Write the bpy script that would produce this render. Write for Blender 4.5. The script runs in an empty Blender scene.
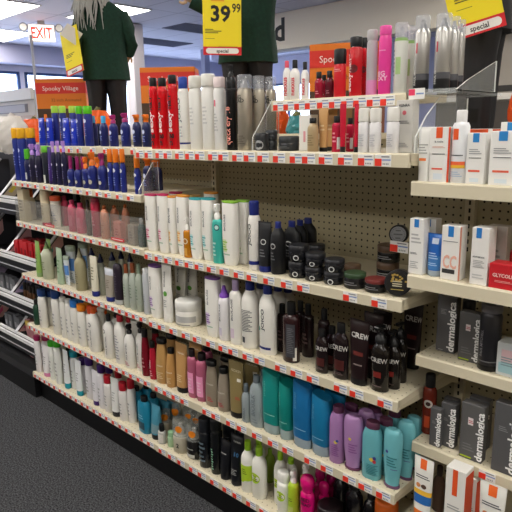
# Drugstore hair-care aisle, built in metres: x along the shelves, y into them, z up
import bpy, bmesh, math, random
from mathutils import Matrix, Vector
random.seed(7)
SC=bpy.context.scene; COL=SC.collection
# ---------------------------------------------------------------- camera
CAM=(3.21158,-1.40062,1.57429,43.79200,12.47225,-1.05481,575.4987)
def set_camera():
    cd=bpy.data.cameras.new('camera'); co=bpy.data.objects.new('camera',cd); COL.objects.link(co)
    yaw,pitch,roll=math.radians(CAM[3]),math.radians(CAM[4]),math.radians(CAM[5])
    f=Vector((-math.sin(yaw)*math.cos(pitch),math.cos(yaw)*math.cos(pitch),-math.sin(pitch)))
    r=Vector((math.cos(yaw),math.sin(yaw),0)); u=r.cross(f)
    c,s=math.cos(roll),math.sin(roll); r2=c*r+s*u; u2=-s*r+c*u
    m=Matrix(((r2.x,u2.x,-f.x,CAM[0]),(r2.y,u2.y,-f.y,CAM[1]),(r2.z,u2.z,-f.z,CAM[2]),(0,0,0,1)))
    co.matrix_world=m; cd.sensor_width=36; cd.lens=36*CAM[6]/512; cd.clip_start=.02; cd.clip_end=200
    SC.camera=co
set_camera()
# ---------------------------------------------------------------- world, exposure, ceiling lights
W=bpy.data.worlds.new('world'); SC.world=W; W.use_nodes=True
W.node_tree.nodes['Background'].inputs[0].default_value=(.62,.74,1,1)
W.node_tree.nodes['Background'].inputs[1].default_value=7
SC.view_settings.view_transform='Standard'; SC.view_settings.look='None'; SC.view_settings.gamma=1
SC.view_settings.use_curve_mapping=False
SC.view_settings.exposure=0.0
LAMP=15.5; LAMP_COL=(1,.95,.87)
CEIL=3.2
LIGHTS=[(-4.95,2.2),(-7.05,3.15),(-4.25,3.45)]+[(x,y) for x in (-6.9,-4.3,-1.7,1.0,3.6,6.0) for y in (-3.6,-.95)]+[(-1.7,2.3),(1.0,2.3),(3.6,2.3),(6.0,2.3),(.9,3.9),(3.6,3.9)]  # last two panels are unseen, added to brighten the hanging sign band

# ---------------------------------------------------------------- materials
def lin(h):
    h=h.lstrip('#'); v=[int(h[i:i+2],16)/255 for i in (0,2,4)]
    return tuple((c/12.92 if c<=.04045 else ((c+.055)/1.055)**2.4) for c in v)+(1,)
MATS={}
def mat(h,r=.42,metal=0,emit=0,noise=0):
    k=(h,r,metal,emit,noise)
    if k in MATS: return MATS[k]
    m=bpy.data.materials.new('m_'+h); m.use_nodes=True; nt=m.node_tree; b=nt.nodes['Principled BSDF']
    b.inputs['Base Color'].default_value=lin(h); b.inputs['Roughness'].default_value=r; b.inputs['Metallic'].default_value=metal
    b.inputs['Specular IOR Level'].default_value=.4
    if emit:
        b.inputs['Emission Color'].default_value=lin(h); b.inputs['Emission Strength'].default_value=emit
    if noise:
        n=nt.nodes.new('ShaderNodeTexNoise'); n.inputs['Scale'].default_value=noise; n.inputs['Detail'].default_value=4
        tc=nt.nodes.new('ShaderNodeTexCoord'); nt.links.new(tc.outputs['Object'],n.inputs['Vector'])
        mx=nt.nodes.new('ShaderNodeMixRGB'); mx.blend_type='MULTIPLY'; mx.inputs[0].default_value=.55; mx.inputs[1].default_value=lin(h)
        rp=nt.nodes.new('ShaderNodeValToRGB'); rp.color_ramp.elements[0].position=.3; rp.color_ramp.elements[1].position=.7
        rp.color_ramp.elements[0].color=(.35,.35,.35,1)
        nt.links.new(n.outputs['Fac'],rp.inputs[0]); nt.links.new(rp.outputs[0],mx.inputs[2]); nt.links.new(mx.outputs[0],b.inputs['Base Color'])
    MATS[k]=m; return m
def clear(h='e4e8ea',a=.75,r=.08):
    k=('clear',h,a,r)
    if k in MATS: return MATS[k]
    m=bpy.data.materials.new('clear_'+h); m.use_nodes=True; nt=m.node_tree; b=nt.nodes['Principled BSDF']
    b.inputs['Base Color'].default_value=lin(h); b.inputs['Roughness'].default_value=r
    t=nt.nodes.new('ShaderNodeBsdfTransparent'); t.inputs[0].default_value=(.95,.96,.97,1)
    x=nt.nodes.new('ShaderNodeMixShader'); x.inputs[0].default_value=a
    nt.links.new(b.outputs[0],x.inputs[1]); nt.links.new(t.outputs[0],x.inputs[2]); nt.links.new(x.outputs[0],nt.nodes['Material Output'].inputs[0])
    MATS[k]=m; return m
def holes(base,dark,plane,pitch=.0254,rad=.0032,rough=.5,off=(0,0),ylim=None):
    """punched sheet metal: a regular grid of dark round holes"""
    m=bpy.data.materials.new('punched'); m.use_nodes=True; nt=m.node_tree; b=nt.nodes['Principled BSDF']
    b.inputs['Roughness'].default_value=rough
    tc=nt.nodes.new('ShaderNodeTexCoord'); sp=nt.nodes.new('ShaderNodeSeparateXYZ'); nt.links.new(tc.outputs['Object'],sp.inputs[0])
    outs=[]
    for ax,o in zip(plane,off):
        a=nt.nodes.new('ShaderNodeMath'); a.operation='ADD'; a.inputs[1].default_value=100+o; nt.links.new(sp.outputs[ax],a.inputs[0])
        q=nt.nodes.new('ShaderNodeMath'); q.operation='MODULO'; q.inputs[1].default_value=pitch; nt.links.new(a.outputs[0],q.inputs[0])
        s=nt.nodes.new('ShaderNodeMath'); s.operation='SUBTRACT'; s.inputs[1].default_value=pitch/2; nt.links.new(q.outputs[0],s.inputs[0])
        p=nt.nodes.new('ShaderNodeMath'); p.operation='POWER'; p.inputs[1].default_value=2; nt.links.new(s.outputs[0],p.inputs[0]); outs.append(p)
    ad=nt.nodes.new('ShaderNodeMath'); ad.operation='ADD'; nt.links.new(outs[0].outputs[0],ad.inputs[0]); nt.links.new(outs[1].outputs[0],ad.inputs[1])
    lt=nt.nodes.new('ShaderNodeMath'); lt.operation='LESS_THAN'; lt.inputs[1].default_value=rad*rad; nt.links.new(ad.outputs[0],lt.inputs[0])
    fac=lt
    if ylim is not None:
        l2=nt.nodes.new('ShaderNodeMath'); l2.operation='LESS_THAN'; l2.inputs[1].default_value=ylim; nt.links.new(sp.outputs[1],l2.inputs[0])
        mu=nt.nodes.new('ShaderNodeMath'); mu.operation='MULTIPLY'; nt.links.new(lt.outputs[0],mu.inputs[0]); nt.links.new(l2.outputs[0],mu.inputs[1]); fac=mu
    mx=nt.nodes.new('ShaderNodeMixRGB'); mx.inputs[1].default_value=lin(base); mx.inputs[2].default_value=lin(dark)
    nt.links.new(fac.outputs[0],mx.inputs[0]); nt.links.new(mx.outputs[0],b.inputs['Base Color'])
    return m
# ---------------------------------------------------------------- mesh helpers
class MB:
    def __init__(s): s.v=[];s.f=[];s.mi=[];s.m=[];s.sm=[]
    def mat(s,m):
        if m not in s.m: s.m.append(m)
        return s.m.index(m)
    def add(s,vs,fs,m,smooth=False,M=None):
        o=len(s.v); k=s.mat(m)
        for v in vs:
            v=Vector(v)
            if M is not None: v=M@v
            s.v.append(tuple(v))
        for f in fs: s.f.append(tuple(i+o for i in f)); s.mi.append(k); s.sm.append(smooth)
    def box(s,x0,x1,y0,y1,z0,z1,m,M=None,zf=None):
        vs=[(x,y,z) for z in (z0,z1) for y in (y0,y1) for x in (x0,x1)]
        if zf: vs=[(x,y,z+zf(x)) for x,y,z in vs]
        s.add(vs,[(0,2,3,1),(4,5,7,6),(0,1,5,4),(2,6,7,3),(0,4,6,2),(1,3,7,5)],m,False,M)
    def bbox(s,x0,x1,y0,y1,z0,z1,m,b=.002,M=None):
        """box with chamfered edges"""
        bm=bmesh.new(); bmesh.ops.create_cube(bm,size=1)
        for v in bm.verts: v.co=Vector(((x0+x1)/2+v.co.x*(x1-x0),(y0+y1)/2+v.co.y*(y1-y0),(z0+z1)/2+v.co.z*(z1-z0)))
        bmesh.ops.bevel(bm,geom=bm.edges[:],offset=b,segments=1,affect='EDGES')
        bm.verts.index_update()
        s.add([v.co[:] for v in bm.verts],[[v.index for v in f.verts] for f in bm.faces],m,False,M); bm.free()
    def rings(s,rings,m,cap0=True,cap1=True,smooth=True,M=None):
        n=len(rings[0]); vs=[p for r in rings for p in r]; fs=[]
        for i in range(len(rings)-1):
            for j in range(n):
                a=i*n+j;b=i*n+(j+1)%n; fs.append((a,b,b+n,a+n))
        s.add(vs,fs,m,smooth,M)
        if cap0: s.add(rings[0],[tuple(range(n))[::-1]],m,False,M)
        if cap1: s.add(rings[-1],[tuple(range(n))],m,False,M)
    def lathe(s,prof,m,cx=0,cy=0,rat=1,n=20,M=None,smooth=True):
        rs=[[(cx+r*math.cos(2*math.pi*j/n),cy+r*rat*math.sin(2*math.pi*j/n),z) for j in range(n)] for z,r in prof]
        s.rings(rs,m,True,True,smooth,M)
    def tube(s,pts,rad,m,n=8,M=None):
        pts=[Vector(p) for p in pts]; rs=[]
        for i,p in enumerate(pts):
            d=(pts[min(i+1,len(pts)-1)]-pts[max(i-1,0)]).normalized()
            a=d.cross(Vector((0,0,1)))
            if a.length<.05: a=d.cross(Vector((1,0,0)))
            a.normalize(); b=d.cross(a); r=rad[i] if isinstance(rad,(list,tuple)) else rad
            rs.append([tuple(p+a*r*math.cos(2*math.pi*j/n)-b*r*math.sin(2*math.pi*j/n)) for j in range(n)])
        s.rings(rs,m,M=M)
    def build(s,name,parent=None,loc=None):
        me=bpy.data.meshes.new(name); me.from_pydata(s.v,[],s.f); me.polygons.foreach_set('material_index',s.mi); me.polygons.foreach_set('use_smooth',s.sm)
        for m in s.m: me.materials.append(m)
        me.update(); o=bpy.data.objects.new(name,me); COL.objects.link(o)
        if parent: o.parent=parent
        if loc: o.location=loc
        return o
def tag(o,label=None,cat=None,group=None,kind=None):
    if label: o['label']=label
    if cat: o['category']=cat
    if group: o['group']=group
    if kind: o['kind']=kind
    return o
def empty(name,loc=(0,0,0),rz=0,**k):
    o=bpy.data.objects.new(name,None); COL.objects.link(o); o.location=loc; o.rotation_euler=(0,0,rz); o.empty_display_size=.02
    tag(o,**k); return o
def children(o): return [c for c in bpy.data.objects if c.parent is o]
def copy_tree(o,parent=None):
    c=o.copy(); COL.objects.link(c); c.parent=parent
    for ch in children(o): copy_tree(ch,c)
    return c
TXT={}
def text_geo(s,bold=.0):
    """outline of a word as triangles, scaled to cap height 1, centred"""
    if (s,bold) in TXT: return TXT[(s,bold)]
    c=bpy.data.curves.new('t','FONT'); c.body=s; c.size=1; c.offset=bold; c.resolution_u=2; c.fill_mode='FRONT'
    o=bpy.data.objects.new('t',c); me=bpy.data.meshes.new_from_object(o)
    vs=[v.co.copy() for v in me.vertices]; fs=[tuple(p.vertices) for p in me.polygons]
    x0=min(v.x for v in vs);x1=max(v.x for v in vs)
    for v in vs: v.x-=(x0+x1)/2; v.x/=.7; v.y=(v.y-.35)/.7
    wd=(x1-x0)/.7
    bpy.data.meshes.remove(me); bpy.data.objects.remove(o); bpy.data.curves.remove(c)
    TXT[(s,bold)]=(vs,fs,wd); return TXT[(s,bold)]
def flat_text(mb,s,cx,cz,h,m,y=0,bold=.0,M=None,wmax=None):
    vs,fs,wd=text_geo(s,bold); k=h if not wmax or wd*h<wmax else wmax/wd
    mb.add([(cx+v.x*k,y,cz+v.y*h) for v in vs],fs,m,False,M)
# ---------------------------------------------------------------- packages
SHAPES={
'cyl':[(0,.94,.94),(.012,1,1),(.93,1,1),(.965,.92,.92),(1,.8,.8)],
'cylh':[(0,.93,.93),(.015,1,1),(.86,1,1),(.93,.95,.95),(.98,.75,.75),(1,.5,.5)],
'slab':[(0,.70,.75),(.01,.76,.8),(.06,.82,.88),(.2,.93,.97),(.42,1,1),(.7,1,1),(.99,.95,.93),(1,.92,.9)],
'tube':[(0,.82,1),(.1,.86,.95),(.5,.98,.66),(.8,1.06,.32),(.955,1.1,.1),(.96,1.1,.045),(1,1.1,.045)],
'tubeup':[(0,1.0,.12),(.05,1.0,.2),(.4,1,.6),(.8,.98,.9),(1,.9,.95)],
'boston':[(0,.93,.93),(.015,1,1),(.74,1,1),(.84,.94,.95),(.90,.80,.84),(.95,.58,.64),(1,.44,.5)],
'hips':[(0,.93,.93),(.015,1,1),(.3,1.02,1.02),(.5,.96,.96),(.75,.8,.84),(.92,.64,.72),(1,.56,.66)],
'slant':[(0,.93,.93),(.015,.96,.96),(.5,1,1),(.96,.97,.95),(1,.9,.85)],
'sloped':[(0,.92,.92),(.015,.97,.97),(.4,1,1),(.75,1,1),(.86,.96,.97),(.95,.82,.88),(1,.66,.8)],
'invert':[(0,.72,.8),(.04,.74,.82),(.2,.84,.9),(.45,.98,1),(.8,1,1),(.93,.94,.92),(.98,.8,.78),(1,.62,.6)],
'jar':[(0,.93,.93),(.05,1,1),(.95,1,1),(1,.97,.97)],
'jarr':[(0,.8,.8),(.12,1,1),(.8,1,1),(1,.8,.8)],
}
EXPO={'slab':.62,'sloped':.75,'slant':.72,'tube':.9}
def interp(pr,t):
    for i in range(len(pr)-1):
        if t<=pr[i+1][0] or i==len(pr)-2:
            a,b=pr[i],pr[i+1]; k=(t-a[0])/max(b[0]-a[0],1e-9); k=min(max(k,0),1); return a[1]+(b[1]-a[1])*k,a[2]+(b[2]-a[2])*k
class Body:
    def __init__(s,shape,w,d,z0,z1):
        s.sh=shape;s.hw=w/2;s.hd=d/2;s.z0=z0;s.z1=z1;s.H=z1-z0
        s.pr=None if shape=='box' else SHAPES[shape]; s.e=EXPO.get(shape,1)
    def pt(s,u,t,off=0):
        if s.sh=='box':
            z=s.z0+t*s.H
            if u<=1: return (u*s.hw,-s.hd-off,z)
            return (s.hw+off,-s.hd+(u-1)*s.hd,z)
        fw,fd=interp(s.pr,t); a=-math.pi/2+u*math.pi/2
        return s.ring(a,fw,fd,t,off)
    def ring(s,a,fw,fd,t,off=0):
        ca,sa=math.cos(a),math.sin(a); e=s.e
        x=math.copysign(abs(ca)**e,ca)*s.hw*fw; y=math.copysign(abs(sa)**e,sa)*s.hd*fd
        z=s.z0+t*s.H
        if s.sh=='slant' and t>.7: z-=(t-.7)/.3*s.H*.10*(x/s.hw+1)*.5
        return (x+ca*off,y+sa*off,z)
    def build(s,mb,m,n=20):
        if s.sh=='box': mb.bbox(-s.hw,s.hw,-s.hd,s.hd,s.z0,s.z1,m,.0012); return
        mb.rings([[s.ring(2*math.pi*j/n,fw,fd,t) for j in range(n)] for t,fw,fd in s.pr],m)
    def patch(s,mb,u0,u1,t0,t1,m,off=.0005,nu=None):
        t0=max(t0,.003);t1=min(t1,.995)
        if s.sh=='box': segs=[(u0,min(u1,1))] if u0<1 else [(u0,u1)]; nu=1;ts=[t0,t1]
        else:
            segs=[(u0,u1)]; nu=max(2,int((u1-u0)*8)); ts=sorted({t0,t1,*[p[0] for p in s.pr if t0<p[0]<t1]})
        for a,b in segs:
            vs=[s.pt(a+(b-a)*i/nu,t,off) for t in ts for i in range(nu+1)]
            fs=[(k*(nu+1)+i,k*(nu+1)+i+1,(k+1)*(nu+1)+i+1,(k+1)*(nu+1)+i) for k in range(len(ts)-1) for i in range(nu)]
            mb.add(vs,fs,m,s.sh!='box')
    def upm(s,t):   # metres per u at height t
        if s.sh=='box': return s.hw
        fw,fd=interp(s.pr,t); return max(s.hw*fw*1.45,.004)
    def disc(s,mb,u,t,r,m,off=.0007):
        k=s.upm(t); vs=[s.pt(u,t,off)]+[s.pt(u+r*math.cos(a*math.pi/7)/k,min(max(t+r*math.sin(a*math.pi/7)/s.H,.01),.99),off) for a in range(14)]
        mb.add(vs,[(0,i+1,(i+1)%14+1) for i in range(14)],m,False)
    def text(s,mb,word,u,t,h,m,vert=False,t1=None,off=.0009):
        vs,fs,wd=text_geo(word,.028)
        if vert:
            L=(t1-t)*s.H; k=L/wd; k2=min(k*(.62 if word in('BIOLAGE','JOICO') else 1.0),s.hw*.95)
            out=[]
            for v in vs:
                tt=t+(v.x+wd/2)*k/s.H; out.append(s.pt(u-v.y*k2/s.upm(tt),min(max(tt,0),1),off))
        else:
            k=h; mx=s.upm(t)*1.5/wd; k=min(k,mx) if k*wd>s.upm(t)*1.5 else k
            out=[s.pt(u+v.x*k/s.upm(t),min(max(t+v.y*h/s.H,0),1),off) for v in vs]
        mb.add(out,fs,m,False)
ALLP=dict(n=0)
def package(st,w,d,h):
    """one product: root Empty with body, cap, label, lettering"""
    name,cat,desc,shape,rat,colr,cap,dec,opt=STYLES[st]
    rough=opt.get('r',.42); metal=opt.get('metal',0)
    root=empty(name)
    ct=cap[0] if cap else 'none'; z0,z1=0,h
    if ct not in('none',):
        hf,wf,cc=cap[1],cap[2],cap[3]
        if ct=='base': z0=h*hf
        else: z1=h*(1-hf)
    B=Body(shape,w,d,z0,z1)
    mb=MB(); B.build(mb,mat(colr,rough,metal)); body=mb.build('body',root)
    hw,hd=w/2,d/2
    if ct!='none':
        cb=MB(); cm=mat(cc,.35); H=h*hf
        if ct=='base':
            fw,fd=(.86,1.0) if shape in('tube',) else (.84,.9) if shape=='invert' else (.97,.97)
            if shape=='slant': fw=fd=.95; cm=clear(cc,.25,.15)
            cb.rings([[(hw*fw*k*math.cos(a),hd*fd*k*math.sin(a),z) for a in [2*math.pi*j/20 for j in range(20)]] for z,k in ((0,.95),(.002,1),(H-.001,1),(H,.97))],cm)
            nm='cap' if shape!='slant' else 'clear_foot'
        elif ct in('full','lid'):
            if ct=='lid':
                cb.rings([[B.ring(2*math.pi*j/20,fw,fd,1)[:2]+(z,) for j in range(20)] for z,fw,fd in ((z1,.93,.91),(z1+H*.2,.97,.95),(z1+H*.8,.97,.95),(z1+H,.93,.91))],cm)
            else:
                r=rat if shape in('tubeup',) else rat
                cb.lathe([(z1-.001,hw*wf*.97),(z1+.001,hw*wf),(z1+H*.88,hw*wf),(z1+H*.97,hw*wf*.93),(z1+H,hw*wf*.8)],cm,rat=rat)
            nm='cap' if name!='pomade_jar' and 'jar' not in name else 'lid'
        elif ct=='clear':
            cb.lathe([(z1-h*.02,hw*wf),(z1+H*.9,hw*wf*.98),(z1+H,hw*wf*.88)],clear(cc,.72,.1),rat=rat); nm='clear_overcap'
            nz=MB(); nz.lathe([(z1-.001,hw*.55),(z1+H*.35,hw*.5),(z1+H*.4,hw*.3),(z1+H*.7,hw*.26)],mat('9a9a9c' if not opt.get('sticker') else 'b8b4a8',.4),rat=rat); nz.build('nozzle',root)
        elif ct=='stub':
            r=hw*wf; k=min(1.0,hd/hw*1.15)
            cb.lathe([(z1-.0015,r*.96),(z1+.001,r),(z1+H*.92,r*.97),(z1+H,r*.88)],cm,rat=max(k,.75)); nm='cap'
        elif ct=='flip':
            r=hw*wf
            cb.lathe([(z1-.0015,r*.8),(z1+H*.45,r*.8),(z1+H*.46,r),(z1+H*.9,r),(z1+H,r*.85)],cm,rat=.85); cb.box(-r*.35,r*.35,-r*1.25,-r*.6,z1+H*.72,z1+H*.95,cm); nm='flip_cap'
        elif ct in('spray','pump'):
            r=hw*wf
            cb.lathe([(z1-.0015,r),(z1+H*.3,r),(z1+H*.36,r*.7),(z1+H*.55,r*.62)],cm,rat=.9)
            if ct=='spray':
                cb.bbox(-r*.62,r*.62,-r*1.05,r*.85,z1+H*.5,z1+H,cm,r*.2); cb.lathe([(0,r*.22),(r*.5,r*.22)],cm,M=Matrix.Translation((0,-r*1.0,z1+H*.8))@Matrix.Rotation(math.pi/2,4,'X'),n=8)
            else:
                cb.lathe([(z1+H*.5,r*.3),(z1+H*.8,r*.3)],cm,n=10); cb.bbox(-r*.5,r*.5,-r*1.5,r*.6,z1+H*.78,z1+H,cm,r*.15)
            nm='spray_pump' if ct=='spray' else 'pump'
        elif ct=='cone':
            r=hw*wf
            cb.lathe([(z1-.0015,r),(z1+H*.22,r),(z1+H*.3,r*.78),(z1+H*.7,r*.45),(z1+H,r*.3)],cm); nm='nozzle_cap'
        elif ct=='ball':
            r=min(hw*wf,H/2)
            cb.lathe([(z1-.001,r*.5)]+[(z1+H/2-H/2*math.cos(a*math.pi/6),max(r*math.sin(a*math.pi/6),r*.2)) for a in range(1,6)]+[(z1+H,r*.1)],mat(cc,.2,.6)); nm='cap'
        elif ct=='bulb':
            cb.lathe([(z1-.001,hw*.7),(z1+H*.08,hw*.8),(z1+H*.15,hw*.72),(z1+H*.35,hw*1.0),(z1+H*.7,hw*1.0),(z1+H*.92,hw*.75),(z1+H,hw*.35)],mat(cc,.15),rat=rat); nm='cap'
        cap_o=cb.build(nm,root)
        if opt.get('sticker'):
            BB=Body('jar',w*1.03,d*1.03,z1,h*.98); sb=MB(); BB.disc(sb,.35,.55,.016,mat('f08a1e',.5),.001); BB.disc(sb,-.3,.55,.0,mat('f08a1e',.5)); o=sb.build('sticker',root); o['label']='round orange sticker'
    tb=MB(); seen={}
    for k_,q in enumerate(dec):
        lb=MB(); tb=MB(); nm='label_panel'
        if q[0]=='b': B.patch(lb,-2,2,q[1],q[2],mat(q[3],rough),.0004) if shape!='box' else B.patch(lb,-1,1,q[1],q[2],mat(q[3],rough)); nm='color_band'
        elif q[0]=='p': B.patch(lb,*q[1:5],mat(q[5],.45),.0006)
        elif q[0]=='c':
            ck=(q[1],q[2]); first=ck not in seen
            if first: seen[ck]=lb
            B.disc(seen[ck] if first else lb,q[1],q[2],min(q[3],hw*.8),mat(q[4],.45),.0008+.0002*(k_%3)); nm='round_badge' if first else 'badge_center'
        elif q[0]=='l':
            n=q[5]
            for k in range(n):
                t=q[3]+(q[4]-q[3])*(k+.5)/n; dt=(q[4]-q[3])/n*.22; sh=.85 if k%3==1 else 1 if k%3==0 else .7
                B.patch(tb,q[1],q[1]+(q[2]-q[1])*sh,t-dt,t+dt,mat(q[6],.5),.0009)
        elif q[0]=='v': B.text(tb,q[1],q[2],q[3],0,mat(q[5],.5),True,q[4])
        elif q[0]=='h': B.text(tb,q[1],q[2],q[3],q[4],mat(q[5],.5))
        if lb.v: lb.build(nm,body)
        if tb.v: tb.build('lettering' if q[0] in 'vh' else 'fine_print',body)
    return root
PROTO={}
def place(st,x,y,z,w,d,h,label,group=None,rz=None):
    key=None
    for (s2,w2,d2,h2),o in PROTO.items():
        if s2==st and abs(w2/w-1)<.3 and abs(h2/h-1)<.3: key=(s2,w2,d2,h2);break
    if key is None:
        o=package(st,w,d,h); PROTO[(st,w,d,h)]=o
    else:
        o=copy_tree(PROTO[key]); o.scale=(w/key[1],d/key[2],h/key[3])
    for k in ('label','group','category'):
        if k in o: del o[k]
    o.location=(x,y,z); o.rotation_euler=(0,0,random.uniform(-.06,.06) if rz is None else rz)
    tag(o,label,STYLES[st][1],group); return o

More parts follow.
